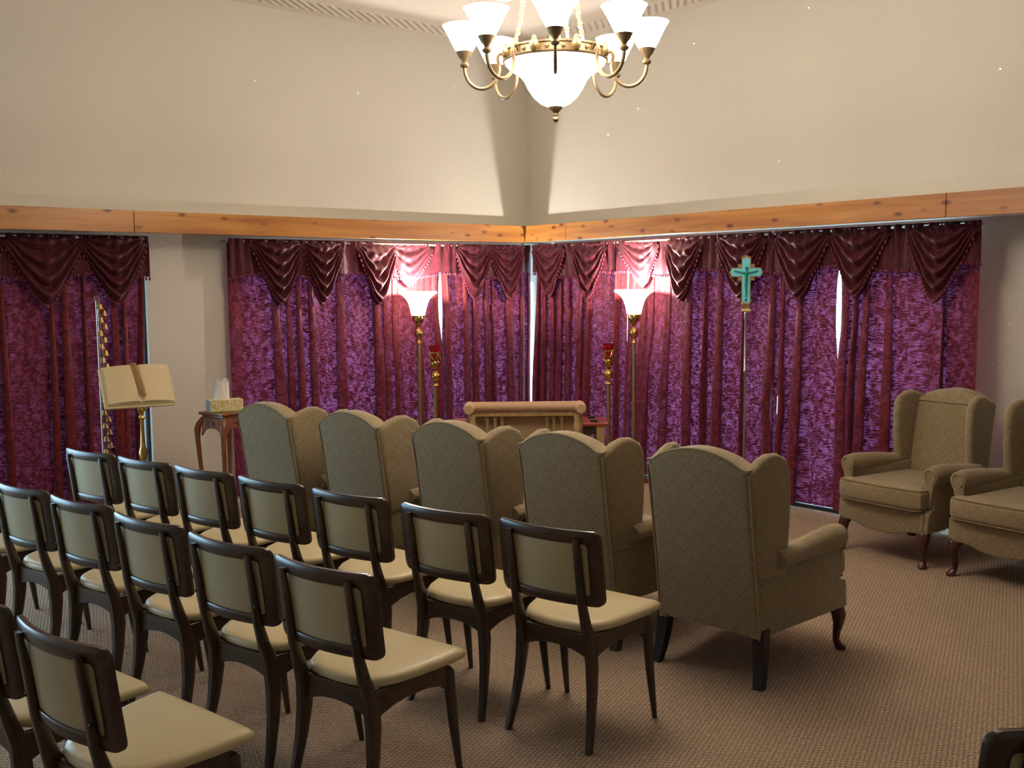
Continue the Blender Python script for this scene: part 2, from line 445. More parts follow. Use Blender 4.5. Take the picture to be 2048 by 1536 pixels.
# ------------------------------------------------------------------ mesh helpers
class G:
    def __init__(s): s.v = []; s.f = []; s.uv = None

    def add(s, vs, fs):
        o = len(s.v); s.v += [tuple(p) for p in vs]; s.f += [[i + o for i in f] for f in fs]; return s

    def box(s, x0, x1, y0, y1, z0, z1):
        return s.add([(x, y, z) for x in (x0, x1) for y in (y0, y1) for z in (z0, z1)],
                     [(0, 1, 3, 2), (4, 6, 7, 5), (0, 4, 5, 1), (2, 3, 7, 6), (0, 2, 6, 4), (1, 5, 7, 3)])

    def rings(s, rings, cap=True, close=True):
        n = len(rings[0]); vs = [p for r in rings for p in r]; fs = []
        for i in range(len(rings) - 1):
            for j in range(n if close else n - 1):
                k = (j + 1) % n
                fs.append((i * n + j, i * n + k, (i + 1) * n + k, (i + 1) * n + j))
        if cap:
            fs.append(tuple(range(n))[::-1]); b = (len(rings) - 1) * n; fs.append(tuple(range(b, b + n)))
        return s.add(vs, fs)

    def lathe(s, prof, n=20, c=(0, 0, 0), cap=False):
        return s.rings([[(c[0] + r * cos(2 * pi * k / n), c[1] + r * sin(2 * pi * k / n), c[2] + z) for k in range(n)] for r, z in prof], cap)

    def tube(s, pts, rad, n=10, cap=True, closed=False, flat=1.0):
        P = [Vector(p) for p in pts]; N_ = len(P)
        if not hasattr(rad, '__len__'): rad = [rad] * N_
        rings = []; up = None
        for i in range(N_):
            if closed: t = P[(i + 1) % N_] - P[i - 1]
            else: t = P[min(i + 1, N_ - 1)] - P[max(i - 1, 0)]
            t.normalize()
            if up is None:
                up = Vector((0, 0, 1)) if abs(t.z) < .9 else Vector((1, 0, 0))
            a = up - t * up.dot(t)
            if a.length < 1e-5: a = t.orthogonal()
            a.normalize(); up = a; b = t.cross(a)
            rings.append([tuple(P[i] + a * (rad[i] * cos(2 * pi * k / n)) + b * (rad[i] * flat * sin(2 * pi * k / n))) for k in range(n)])
        if closed: rings.append(rings[0]); cap = False
        return s.rings(rings, cap)

    def grid(s, fn, nu, nv, uvfn=None):
        vs = []; us = []
        for i in range(nu + 1):
            for j in range(nv + 1):
                vs.append(fn(i / nu, j / nv))
                if uvfn: us.append(uvfn(i / nu, j / nv))
        w = nv + 1
        fs = [(i * w + j, (i + 1) * w + j, (i + 1) * w + j + 1, i * w + j + 1) for i in range(nu) for j in range(nv)]
        if uvfn:
            if s.uv is None: s.uv = []
            s.uv += us
        return s.add(vs, fs)

    def slab(s, outline, t, mp, bevel=0.0, seg=2):
        """extrude a closed 2-D outline by t (centred) and round the rim; mp maps (a, b, t) to xyz"""
        n = len(outline)
        # inward offset by vertex normals
        area = sum(outline[i][0] * outline[(i + 1) % n][1] - outline[(i + 1) % n][0] * outline[i][1] for i in range(n))
        sg = 1 if area > 0 else -1
        nr = []
        for i in range(n):
            p, q, r = outline[i - 1], outline[i], outline[(i + 1) % n]
            dx, dy = r[0] - p[0], r[1] - p[1]; l = sqrt(dx * dx + dy * dy) or 1
            nr.append((dy / l * sg, -dx / l * sg))
        prof = []
        if bevel:
            for k in range(seg + 1):
                a = pi / 2 * k / seg
                prof.append((bevel * (1 - sin(a)), -t / 2 + bevel * (1 - cos(a))))
            for k in range(seg + 1):
                a = pi / 2 * k / seg
                prof.append((bevel * (1 - cos(a)), t / 2 - bevel * (1 - sin(a))))
        else:
            prof = [(0, -t / 2), (0, t / 2)]
        rings = [[mp(outline[i][0] - nr[i][0] * off, outline[i][1] - nr[i][1] * off, w) for i in range(n)] for off, w in prof]
        return s.rings(rings, True)

    def ball(s, c, r, n=10, m=6, sz=1.0):
        return s.lathe([(r * max(sin(pi * k / m), 1e-3), -r * sz * cos(pi * k / m)) for k in range(m + 1)], n, c, True)


def obj(name, g, m, parent=None, smooth=True, angle=40, loc=None, rotz=None):
    me = bpy.data.meshes.new(name)
    me.from_pydata(g.v, [], g.f)
    if g.uv:
        ul = me.uv_layers.new(name='uv')
        for lp in me.loops:
            ul.data[lp.index].uv = g.uv[lp.vertex_index]
    bm = bmesh.new(); bm.from_mesh(me)
    bmesh.ops.remove_doubles(bm, verts=bm.verts, dist=1e-6)
    if not g.uv: bmesh.ops.recalc_face_normals(bm, faces=bm.faces)
    ca = cos(radians(angle))
    for e in bm.edges:
        if len(e.link_faces) == 2 and e.link_faces[0].normal.dot(e.link_faces[1].normal) < ca: e.smooth = False
    for f in bm.faces: f.smooth = smooth
    bm.to_mesh(me); bm.free()
    me.materials.append(m)
    o = bpy.data.objects.new(name, me); COL.objects.link(o)
    if parent: o.parent = parent
    if loc: o.location = loc
    if rotz is not None: o.rotation_euler = (0, 0, rotz)
    return o


def tag(o, label, cat, group=None):
    o['label'] = label; o['category'] = cat
    if group: o['group'] = group
    return o


def thing(name, label, cat, loc=(0, 0, 0), rotz=0.0, group=None):
    o = bpy.data.objects.new(name, None); COL.objects.link(o)
    o.empty_display_size = 0.1
    o.location = loc; o.rotation_euler = (0, 0, rotz)
    return tag(o, label, cat, group)


def struct(name, g, m, parent=None, smooth=False):
    o = obj(name, g, m, parent, smooth)
    if parent is None: o['kind'] = 'structure'
    return o


def dup(root, loc, rotz, label):
    r = root.copy(); COL.objects.link(r); r.location = loc; r.rotation_euler = (0, 0, rotz); r['label'] = label
    for ch in list(root.children):
        c = ch.copy(); COL.objects.link(c); c.parent = r
        for gch in ch.children:
            d = gch.copy(); COL.objects.link(d); d.parent = c
    return r


def rrect(x0, x1, y0, y1, r, k=4):
    out = []
    for cx, cy, a0 in ((x1 - r, y1 - r, 0), (x0 + r, y1 - r, 90), (x0 + r, y0 + r, 180), (x1 - r, y0 + r, 270)):
        for i in range(k + 1):
            a = radians(a0 + 90 * i / k); out.append((cx + r * cos(a), cy + r * sin(a)))
    return out


# ------------------------------------------------------------------ room shell (X runs along the left wall, Y along the right wall)
UB, VB = 6.26, 7.327            # faces of the pine cornice
ZB, ZT = 2.0556, 2.2074
UW, VW = 6.51, 7.577            # plaster above the cornice
UL, VL = 6.76, 7.69             # window wall under it
UC, VC = 6.53, 7.60             # hanging plane of the curtains
CEIL = 3.83
X0, Y0 = -2.4, -3.6

struct('floor', G().box(X0 - .3, 7.0, Y0 - .3, 8.1, -0.12, 0.0), M['carpet'])
struct('ceiling', G().box(X0 - .3, 7.0, Y0 - .3, 8.1, CEIL, CEIL + .15), M['ceiling'])
g = G()
g.box(X0, UW - .12, VW - .34, VW - .12, CEIL - .004, CEIL + .01)
struct('trim_1', g, M['ceiling_band'])
g = G()
g.box(UW - .34, UW - .12, Y0, VW - .34, CEIL - .004, CEIL + .01)
struct('trim_2', g, M['ceiling_band'])
struct('ground', G().box(-6, 12, -6, 14, -0.3, -0.13), M['terrace'])

struct('light_blocker_outside', G().box(1.3, 2.78, 8.4, 8.55, -.13, 2.9).box(1.3, 2.78, 7.95, 8.7, 2.45, 2.55), simple('dark light blocker', (0.035, 0.03, 0.028), 0.9))  # added unseen screen and lid, keep daylight off the far-left curtain
TOPO = 2.03                      # head of the window openings
g = G()                          # left wall: upper plaster, then piers between the openings
g.box(X0, 7.0, VW, VL + .2, ZT - .02, CEIL)
for a, b in ((X0, -2.3), (2.87, 3.60)): g.box(a, b, VL, VL + .2, 0, ZT)
g.box(6.745, 6.96, VL, VL + .03, 0, ZT); g.box(6.655, 6.75, VL - .03, VL, 0, 2.07); g.box(6.54, 6.655, VL - .03, VL, 1.70, 2.07)
for a, b in ((-2.3, 2.87), (3.60, 6.745)): g.box(a, b, VL, VL + .2, TOPO, ZT)
struct('wall_left', g, M['plaster'])
g = G()
g.box(UW, UL + .2, Y0, VL, ZT - .02, CEIL)
for a, b in ((Y0, 3.40), (7.55, VL)): g.box(UL, UL + .2, a, b, 0, ZT)
g.box(UL, UL + .2, 3.40, 7.55, TOPO, ZT)
struct('wall_right', g, M['plaster'])
struct('wall_rear', G().box(X0 - .2, X0, Y0, 8.0, 0, CEIL), M['plaster'])
struct('wall_near', G().box(X0 - .2, 7.0, Y0 - .2, Y0, 0, CEIL), M['plaster'])
# soffit shelf that carries the cornice
g = G()
g.box(X0, UL, VB + .02, VL, 2.075, ZT - .003); g.box(UB + .02, UL, Y0, VB + .02, 2.075, ZT - .003)
struct('trim_3', g, M['soffit'])

# pine boards of the cornice: separate boards butted together
t4 = G().box(X0, UB + .02, VB + .012, VB + .02, ZB + .01, ZT - .005)
pl = struct('trim_4', t4, M['pine_l'])
for a, b in ((X0, 0.35), (0.354, 2.665), (2.668, UB)):
    obj('plank', G().slab(rrect(a, b, ZB, ZT, .004, 2), .02, lambda x, z, w: (x, VB + .010 + w, z), .003, 1), M['pine_l'], pl)
t5 = G().box(UB + .012, UB + .02, Y0, VB, ZB + .01, ZT - .005)
pr = struct('trim_5', t5, M['pine_r'])
for a, b in ((Y0, 0.6), (0.603, 3.29), (3.293, 6.775), (6.778, VB - .001)):
    obj('plank', G().slab(rrect(a, b, ZB, ZT, .004, 2), .02, lambda y, z, w: (UB + .010 + w, y, z), .003, 1), M['pine_r'], pr)


def window(name, lo, hi, z0, z1, n, place):
    """dark metal framed glass doors in one opening; place(s, depth, z)"""
    def bx(g, a, b, d0, d1, c, d):
        ps = [place(s, dd, z) for s in (a, b) for dd in (d0, d1) for z in (c, d)]
        g.add(ps, [(0, 1, 3, 2), (4, 6, 7, 5), (0, 4, 5, 1), (2, 3, 7, 6), (0, 2, 6, 4), (1, 5, 7, 3)])
    g = G()
    bx(g, lo, lo + .02, 0.04, .08, z0, z1); bx(g, hi - .02, hi, 0.04, .08, z0, z1)
    bx(g, lo, hi, 0.04, .10, z1 - .04, z1); bx(g, lo, hi, 0.005, .12, z0, z0 + .05)
    w = struct(name, g, M['bronze_frame'])
    st = (hi - lo) / n
    for k in range(n):
        g = G(); bx(g, lo + st * k + .03, lo + st * (k + 1) - .03, .06, .066, z0 + .05, z1 - .04)
        obj('pane', g, M['glass'], w, False)
        if k:
            g = G(); bx(g, lo + st * k - .03, lo + st * k + .03, .02, .10, z0 + .05, z1 - .04)
            obj('mullion', g, M['bronze_frame'], w, False)
    return w


window('window_1', -2.3, 2.87, 0.0, TOPO, 5, lambda s, d, z: (s, VL + d, z))
window('window_2', 3.60, 6.745, 0.0, TOPO, 2, lambda s, d, z: (s, VL + d, z))
window('window_3', 3.40, 7.55, 0.0, TOPO, 3, lambda s, d, z: (UL + d, s, z))
# dark floor track in front of the right-hand glass doors, baseboards on the piers
struct('baseboard_right', G().box(UL - .15, UL - .005, 0.0, 3.38, 0, .07).box(UC - .02, UC + .10, 3.42, 7.4, 0, .03), M['bronze_frame'])
struct('baseboard_left', G().box(2.89, 3.58, VL - .02, VL - .001, 0, .09), M['soffit'])

# ------------------------------------------------------------------ curtains
def left_place(s, d, z): return (s, VC - d, z)
def right_place(s, d, z): return (UC - d, s, z)


FLATS = {
    'far': [(1.3, 1.36), (1.72, 1.80), (1.87, 1.975), (1.992, 2.125), (2.31, 2.345), (2.392, 2.435), (2.462, 2.53), (2.70, 2.76)],
    'left': [(3.494, 3.765), (3.896, 3.922), (4.212, 4.361), (4.495, 4.71), (4.851, 4.881), (5.109, 5.205), (5.285, 5.378), (5.549, 5.702), (5.893, 5.969), (6.113, 6.173), (6.308, 6.395)],
    'right': [(3.194, 3.273), (3.303, 3.411), (3.442, 3.744), (3.86, 3.921), (4.225, 4.45), (4.576, 4.628), (4.804, 5.014), (5.053, 5.189), (5.309, 5.37), (5.411, 5.504), (5.642, 5.739), (5.872, 5.973), (6.301, 6.361), (6.41, 6.712), (6.882, 6.949), (7.251, 7.293)],
}   # runs of cloth hanging flat against the light; the rest is gathered in pleats


def curtain(label, place, s0, s1, seed, e0=None, e1=None, hmax=0.085, near=None, sub='left'):
    """one hanging panel from s0 to s1: flat runs of cloth between deep omega pleats"""
    R = random.Random(seed)
    segs = []; s = s0
    flats = [(max(a, s0), min(b, s1)) for a, b in FLATS[sub] if b > s0 + .01 and a < s1 - .01]

    def pleats(a, b):
        if b - a < .03:
            if b > a + .004: segs.append(('f', a, b))
            return
        n = max(1, round((b - a) / .095)); st = (b - a) / n
        cuts = [a + st * k + (R.uniform(-.02, .02) if 0 < k < n else 0) for k in range(n + 1)]
        for k in range(n):
            lo, hi = cuts[k], cuts[k + 1]; c = (lo + hi) / 2 + R.uniform(-.008, .008); nk = min(.016, (hi - lo) * .3)
            segs.append(('f', lo, c - nk / 2))
            segs.append(('p', c - nk / 2, c + nk / 2, R.uniform(.7, 1.0) * hmax, R.uniform(-.03, .03), (hi - lo) * 1.12))
            segs.append(('f', c + nk / 2, hi))
    for a, b in flats:
        pleats(s, a); segs.append(('f', a, b)); s = b
    pleats(s, s1)
    zt, zb = 2.035, 0.035
    NZ = 34
    cols = []
    arc = 0.0
    for sg in segs:
        if sg[0] == 'f':
            k = max(2, int((sg[2] - sg[1]) / .018)); ph = R.uniform(0, 6); am = R.uniform(.003, .007); fq = R.uniform(1.0, 1.8)
            for i in range(k):
                t = i / k; cols.append(('f', sg[1] + (sg[2] - sg[1]) * t, am, ph + fq * 2 * pi * t, 0, 0, arc)); arc += (sg[2] - sg[1]) / k
        else:
            c = (sg[1] + sg[2]) / 2; w = sg[2] - sg[1]; k = 16
            for i in range(k):
                t = i / k
                cols.append(('p', c, w, t, sg[3], sg[4], arc, sg[5])); arc += 2.6 * sg[3] / k
    cols.append(('f', s1, 0, 0, 0, 0, arc))
    NC = len(cols)
    # drift of each column down the cloth, continuous across s
    ctl = [R.uniform(-.045, .045) for _ in range(16)]

    def drift(s):
        x = (s - s0) / max(s1 - s0, .01) * 11 + 2; i = int(x); f = x - i; f = f * f * (3 - 2 * f)
        e = min(1, (s - s0) / .2, (s1 - s) / .2); e = max(e, 0)
        return (ctl[i % 16] * (1 - f) + ctl[(i + 1) % 16] * f) * e

    def fn(a, b):
        c = cols[min(int(a * (NC - 1) + .5), NC - 1)]
        z = zt + (zb - zt) * b
        grow = .35 + .65 * min(1, b * 1.6)
        if c[0] == 'f':
            s = c[1]; d = c[2] * sin(c[3] + 2.2 * b)
        else:
            t = c[3]; w = c[2]
            h = c[4] * grow * (1 + .12 * sin(5 * b + c[1] * 9))
            if near is not None and abs(c[1] - near) < .24: h *= .35 + .65 * max(0, (1.0 - z)) if z < 1.0 else .35
            s = c[1] - cos(pi * t) * (w / 2 + (c[7] * grow - w) * .62 * sin(pi * t) ** 1.1) + c[5] * sin(pi * t) * .6
            d = h * sin(pi * t)
        s += drift(c[1]) * b
        u = (c[1] - s0) / (s1 - s0)
        if e0: s += e0(z) * max(0, 1 - u * (s1 - s0) / .35) ** 1.5
        if e1: s += e1(z) * max(0, 1 - (1 - u) * (s1 - s0) / .35) ** 1.5
        d += .025 * b * b
        if near is not None: d -= .045 * exp(-((c[1] - near) / .24) ** 2) * ss(z, .9, 1.4)
        return place(s, d, z)
    g = G(); g.grid(fn, NC - 1, NZ, lambda a, b: (cols[min(int(a * (NC - 1) + .5), NC - 1)][6] + seed * 1.7, 2.0 * (1 - b)))
    o = obj('curtain', g, M['curtain'], None, True, 180)
    return tag(o, label, 'curtain', 'burgundy damask curtain panels')


def ss(x, a, b):
    t = max(0, min(1, (x - a) / (b - a))); return t * t * (3 - 2 * t)


curtain('dark burgundy curtain panel behind the open book and bell pole', left_place, 1.25, 2.81, 3, None, lambda z: -.09 * (1 - ss(z, .3, 1.8)), sub='far')
curtain('purple-lit burgundy curtain panel behind the tissue box stand and left floor lamp', left_place, 3.47, 5.49, 11, None,
        lambda z: -.022 * exp(-((z - 1.52) / .25) ** 4), near=5.10)
curtain('burgundy curtain panel between the left candle stand and the corner slit', left_place, 5.495, 6.56, 5,
        lambda z: .012 * exp(-((z - 1.52) / .25) ** 4), lambda z: -.05 * (1 - ss(z, .5, 1.5)))
curtain('reddish curtain panel at the corner behind the right candle stand', right_place, 6.28, 7.46, 6, None, lambda z: .0, sub='right')
curtain('burgundy curtain panel behind the right floor lamp and the turquoise cross', right_place, 4.69, 6.29, 12,
        lambda z: .022 * exp(-((z - .74) / .16) ** 4), lambda z: -.012 * exp(-((z - 1.72) / .12) ** 4), near=6.02, sub='right')
curtain('narrow burgundy curtain panel between the cross and the tall bright slit', right_place, 4.20, 4.70, 8,
        lambda z: .022 * exp(-((z - 1.48) / .27) ** 4) + .003, lambda z: -.018 * exp(-((z - .74) / .16) ** 4), sub='right')
curtain('violet-lit burgundy curtain panel behind the wing chair at the right wall', right_place, 3.19, 4.21, 9, None,
        lambda z: -.022 * exp(-((z - 1.48) / .27) ** 4) - .003, sub='right')

# rods
for nm, a, b, pl_, lab in (('curtain_rod', 1.2, 2.83, left_place, 'white curtain rod under the pine cornice at far left'),
                           ('curtain_rod', 3.44, 6.50, left_place, 'curtain rod under the cornice left of the corner'),
                           ('curtain_rod', 3.20, 7.48, right_place, 'curtain rod under the cornice right of the corner')):
    g = G()
    for d, z in ((.0, 2.02), (.052, 2.024)):
        ps = [pl_(s, d + dd, z + zz) for s in (a, b) for dd in (-.004, .004) for zz in (-.008, .008)]
        g.add(ps, [(0, 1, 3, 2), (4, 6, 7, 5), (0, 4, 5, 1), (2, 3, 7, 6), (0, 2, 6, 4), (1, 5, 7, 3)])
    ro = obj(nm, g, M['steel'], None, False)
    tag(ro, lab, 'curtain rod')
    for k in range(4):
        s = a + (b - a) * (k + .02) / 3.06
        ps = [pl_(s + q, dd, 2.024 + zz) for q in (-.01, .01) for dd in (-.088, .05) for zz in (-.006, .008)]
        obj('bracket', G().add(ps, [(0, 1, 3, 2), (4, 6, 7, 5), (0, 4, 5, 1), (2, 3, 7, 6), (0, 2, 6, 4), (1, 5, 7, 3)]), M['steel'], ro, False)


def valance(label, place, s0, s1, swags, seed, near=-9.0):
    """shirred header and straight skirt; U-folded swags hang over it, tassel fringe on the hems"""
    R = random.Random(seed)
    zt = 2.043
    lens = s1 - s0
    n = int(lens / .0125)
    wob = [R.uniform(0, 6.28) for _ in range(6)]

    def pl(s, z):     # pleats of the skirt
        k = ss(z, 1.99, 1.8)
        return .010 * sin(s * 62 + 2.4 * sin(s * 9 + wob[0]) + wob[1]) * (1.25 - .7 * k) + .008 * sin(s * 23 + wob[2]) * k

    def zbot(s):
        return 1.765 + .022 * sin(s * 7 + wob[3])
    g = G()
    def fn(a, b):
        s = s0 + lens * a; z = zt + (zbot(s) - zt) * b
        d = .066 + pl(s, z) - .04 * exp(-((s - near) / .26) ** 2)
        if z > 1.985: d += .010 * sin(s * 140 + 3 * sin(s * 31 + wob[4]))
        return place(s, d, z)
    g.grid(fn, n, 14, lambda a, b: (s0 + lens * a * 1.3, 2 * (1 - b * .13)))
    root = obj('valance', g, M['valance'], None, True, 180)
    tag(root, label, 'valance', 'swagged valances under the cornice')
    fr = G()
    q = 0.0
    while q < lens:
        s = s0 + q; p_ = place(s, .066 + pl(s, zbot(s)) - .04 * exp(-((s - near) / .26) ** 2), zbot(s) - .014)
        fr.ball(p_, .0085, 6, 4, 1.7); q += .021
    for (c, w, zb) in swags:
        g = G(); dep = zt - .05 - zb
        sk = R.uniform(-.25, .25); nf = R.choice((4, 5, 5)); ph = R.uniform(0, 6)

        fl_ = .45 if zb > 1.64 else 1.0

        def sw(a, b, c=c, w=w, dep=dep, sk=sk, nf=nf, ph=ph, fl_=fl_):
            t = 2 * a - 1
            m = (1 - abs(t) ** 1.55)
            b2 = b ** 1.1
            z = zt - .022 - .045 * b2 - dep * b2 * m
            ww = w * (1.0 - .28 * (1 - b) + .02 * sin(9 * b))
            s = c + ww * t * (1 - .20 * m * b2) + sk * w * .35 * m * b2
            d = .082 + .034 * fl_ * m * (.35 + .65 * b) + .025 * fl_ * m ** .6 * sin(2 * pi * nf * (b ** 1.25) + 1.1 * t + ph) + .006 * sin(15 * t + 3 * b)
            d -= .04 * exp(-((s - near) / .26) ** 2)
            if b > .93: d -= .05 * (b - .93) / .07 * m
            return place(s, d, z)
        g.grid(sw, 30, 44, lambda a, b, c=c: (c + a * .6, b * .7))
        so = obj('swag', g, M['valance'], root, True, 180)
        for k in range(1, 32):
            a = k / 32; p_ = Vector(sw(a, .96))
            fr.ball((p_.x, p_.y, p_.z - .012), .0085, 6, 4, 1.7)
    f = obj('fringe', fr, M['fringe'], root); f['kind'] = 'stuff'
    return root


valance('darkest burgundy valance over the window behind the open book', left_place, 1.22, 2.84,
        [(1.62, .25, 1.56), (2.12, .27, 1.555), (2.58, .25, 1.56)], 21)
valance('burgundy valance with two narrow swags above the tissue box stand', left_place, 3.46, 4.445, [(3.87, .24, 1.535), (4.27, .20, 1.53)], 22)
valance('burgundy valance lit pink above the left floor lamp', left_place, 4.452, 6.50, [(4.80, .22, 1.52), (5.14, .24, 1.68), (5.82, .22, 1.55), (6.20, .22, 1.54)], 23, 5.10)
valance('burgundy valance with swags right beside the room corner', right_place, 6.37, 7.46, [(7.22, .24, 1.565), (6.68, .23, 1.53)], 24)
valance('burgundy valance lit pink above the right floor lamp', right_place, 4.74, 6.365, [(6.10, .23, 1.66), (5.60, .22, 1.53), (5.02, .25, 1.54)], 25, 6.02)
valance('dark burgundy valance above the tall bright slit beside the cross', right_place, 3.165, 4.735, [(4.48, .25, 1.55), (4.02, .24, 1.57), (3.42, .24, 1.54)], 26)

# ------------------------------------------------------------------ wing chairs
def make_wing(label):
    r = thing('wing_chair', label, 'armchair', group='tan wing chairs')

    def rake(z): return -.11 * max(0, (z - .2) / .75) ** 1.15

    def crest(y): return .920 + .068 * max(0, cos(y / .255 * pi / 2)) ** 1.1 - .012 * exp(-((abs(y) - .215) / .03) ** 2)
    out = [(-.246, .205), (-.245, .5), (-.245, .75), (-.246, .90)]
    out += [(y, crest(y)) for y in [-.244 + .488 * k / 16 for k in range(17)]]
    out += [(.246, .90), (.245, .75), (.245, .5), (.246, .205)]
    g = G().slab(out, .12, lambda y, z, w: (rake(z) + .06 + w, y, z), .028, 3)
    b = obj('backrest', g, M['uphol'], r, True, 60)
    # welt along the back rim
    p = [(rake(z) + .006, y * .992, z - .004) for y, z in out]
    gp = G()
    for q in (p[:4], p[4:21], p[21:]): gp.tube(q, .0045, 6, True)
    obj('piping', gp, M['piping'], b)
    for s in (1, -1):
        wo = [(-.06, .45), (-.10, .70), (-.125, .885), (-.118, .912), (-.085, .928), (-.04, .950), (.02, .966), (.08, .964), (.145, .935), (.172, .89), (.18, .80), (.175, .68), (.165, .56), (.15, .45)]
        wo = [(x + .06 * 0 if z > .4 else x, z) for x, z in wo]
        g = G().slab(wo, .052, lambda x, z, w, s=s: (x + .036 - .016 * ss(x, 0, .15), s * (.231 + .11 * max(0, x + .04) + w), z), .022, 3)
        obj('wing', g, M['uphol'], r, True, 60)
        so = [(.0, .205), (.655, .205), (.655, .325), (.60, .345), (.595, .50), (.02, .52), (.0, .4)]
        g = G().slab(so, .05, lambda x, z, w, s=s: (x, s * (.225 + .060 * x / .6 + w), z), .012, 2)
        obj('side_panel', g, M['uphol'], r, True, 50)
        # rolled arm
        rings = []
        for k in range(13):
            t = k / 12; x = .10 + .505 * t
            ry = .045 + .008 * t; rz = .040 + .018 * ss(t, .1, .9)
            e = 1.0
            if k == 12: e = .86
            if k == 0: e = .9
            cz = .520 + .018 * sin(pi * min(1, t * 1.05) * .6); cy = .268 + .022 * t
            rings.append([(x, s * (cy + e * ry * cos(2 * pi * j / 20)), cz + e * rz * sin(2 * pi * j / 20)) for j in range(20)])
        a = obj('arm', G().rings(rings), M['uphol'], r, True, 50)
        # scroll front of the arm
        cy, cz = .290, .537
        so2 = [(cy + .047 * cos(t), cz + .052 * sin(t)) for t in [radians(-35 + 250 * k / 16) for k in range(17)]]
        so2 += [(cy - .040, .46), (cy - .032, .40), (cy - .03, .345), (cy + .012, .345), (cy + .016, .42), (cy + .024, .48)]
        g = G().slab(so2, .02, lambda y, z, w, s=s: (.607 + w, s * y, z), .006, 2)
        obj('arm_front', g, M['uphol'], a, True, 50)
        sp = [(.619, s * (cy + .034 * cos(t)), cz + .038 * sin(t)) for t in [radians(-60 + 300 * k / 18) for k in range(19)]]
        obj('arm_welt', G().tube(sp, .004, 6), M['piping'], a)
        # legs: cabriole in front, square splayed at the rear
        P = [(.612, .262, .235, .040), (.632, .272, .200, .040), (.648, .282, .165, .034), (.648, .282, .125, .024), (.642, .277, .085, .018), (.640, .275, .05, .0155), (.650, .280, .028, .020), (.662, .287, .014, .026), (.662, .287, .003, .024)]
        obj('leg', G().rings([[(x + q * cos(2 * pi * j / 12), s * (y + q * sin(2 * pi * j / 12)), z) for j in range(12)] for x, y, z, q in P]), M['mahogany'], r, True, 60)
        P = [(.035, .235, .24, .027), (.03, .238, .15, .025), (.012, .245, .06, .022), (-.006, .252, .0, .020)]
        obj('leg', G().rings([[(x + a_ * q, s * (y + b_ * q), z) for a_, b_ in ((1, 1), (-1, 1), (-1, -1), (1, -1))] for x, y, z, q in P]), M['black_wood'], r, True, 40)
    # seat frame with shaped front apron
    fr = [(-.285, .325), (-.285, .20), (-.22, .198), (-.17, .19), (-.12, .172), (-.06, .165), (0, .165), (.06, .165), (.12, .172), (.17, .19), (.22, .198), (.285, .20), (.285, .325)]
    g = G().slab(fr, .05, lambda y, z, w: (.645 + w, y, z), .012, 2)
    g.box(.01, .63, -.235, .235, .215, .33)
    obj('seat_frame', g, M['uphol'], r, True, 45)
    # T cushion
    cu = [(.10, -.225), (.55, -.232), (.615, -.236), (.622, -.29), (.69, -.286), (.712, -.24), (.72, 0), (.712, .24), (.69, .286), (.622, .29), (.615, .236), (.55, .232), (.10, .225)]
    g = G().slab(cu, .125, lambda x, y, w: (x, y, .398 + w + (.018 * cos(y / .29 * pi / 2) * cos((x - .4) / .33 * pi / 2) if w > 0 else 0)), .03, 3)
    c = obj('seat_cushion', g, M['uphol'], r, True, 50)
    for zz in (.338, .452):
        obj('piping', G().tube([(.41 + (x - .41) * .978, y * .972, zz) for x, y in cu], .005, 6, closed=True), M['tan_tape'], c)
    return r


A9 = radians(9)
w0 = make_wing('tan patterned wing chair nearest the aisle, seen from behind with its whole back in view')
w0.location = (3.372, 2.775, 0); w0.rotation_euler = (0, 0, radians(7.5))
for x, y, a, lab in ((3.258, 3.49, 9, 'tan wing chair second from the aisle in the row seen from behind'),
                     (3.114, 4.17, 9, 'tan wing chair in the middle of the five seen from behind'),
                     (2.98, 4.89, 9.5, 'greyer wing chair next to the one beside the tissue box stand'),
                     (2.83, 5.60, 10.5, 'bluish daylit wing chair in front of the tissue box stand')):
    dup(w0, (x, y, 0), radians(a), lab)
dup(w0, (6.275, 3.235, 0), radians(174), 'tan wing chair facing the room before the curtain, full front view with red legs')
dup(w0, (6.215, 2.50, 0), radians(175), 'tan wing chair cut by the right frame edge, facing the room before the bare wall')

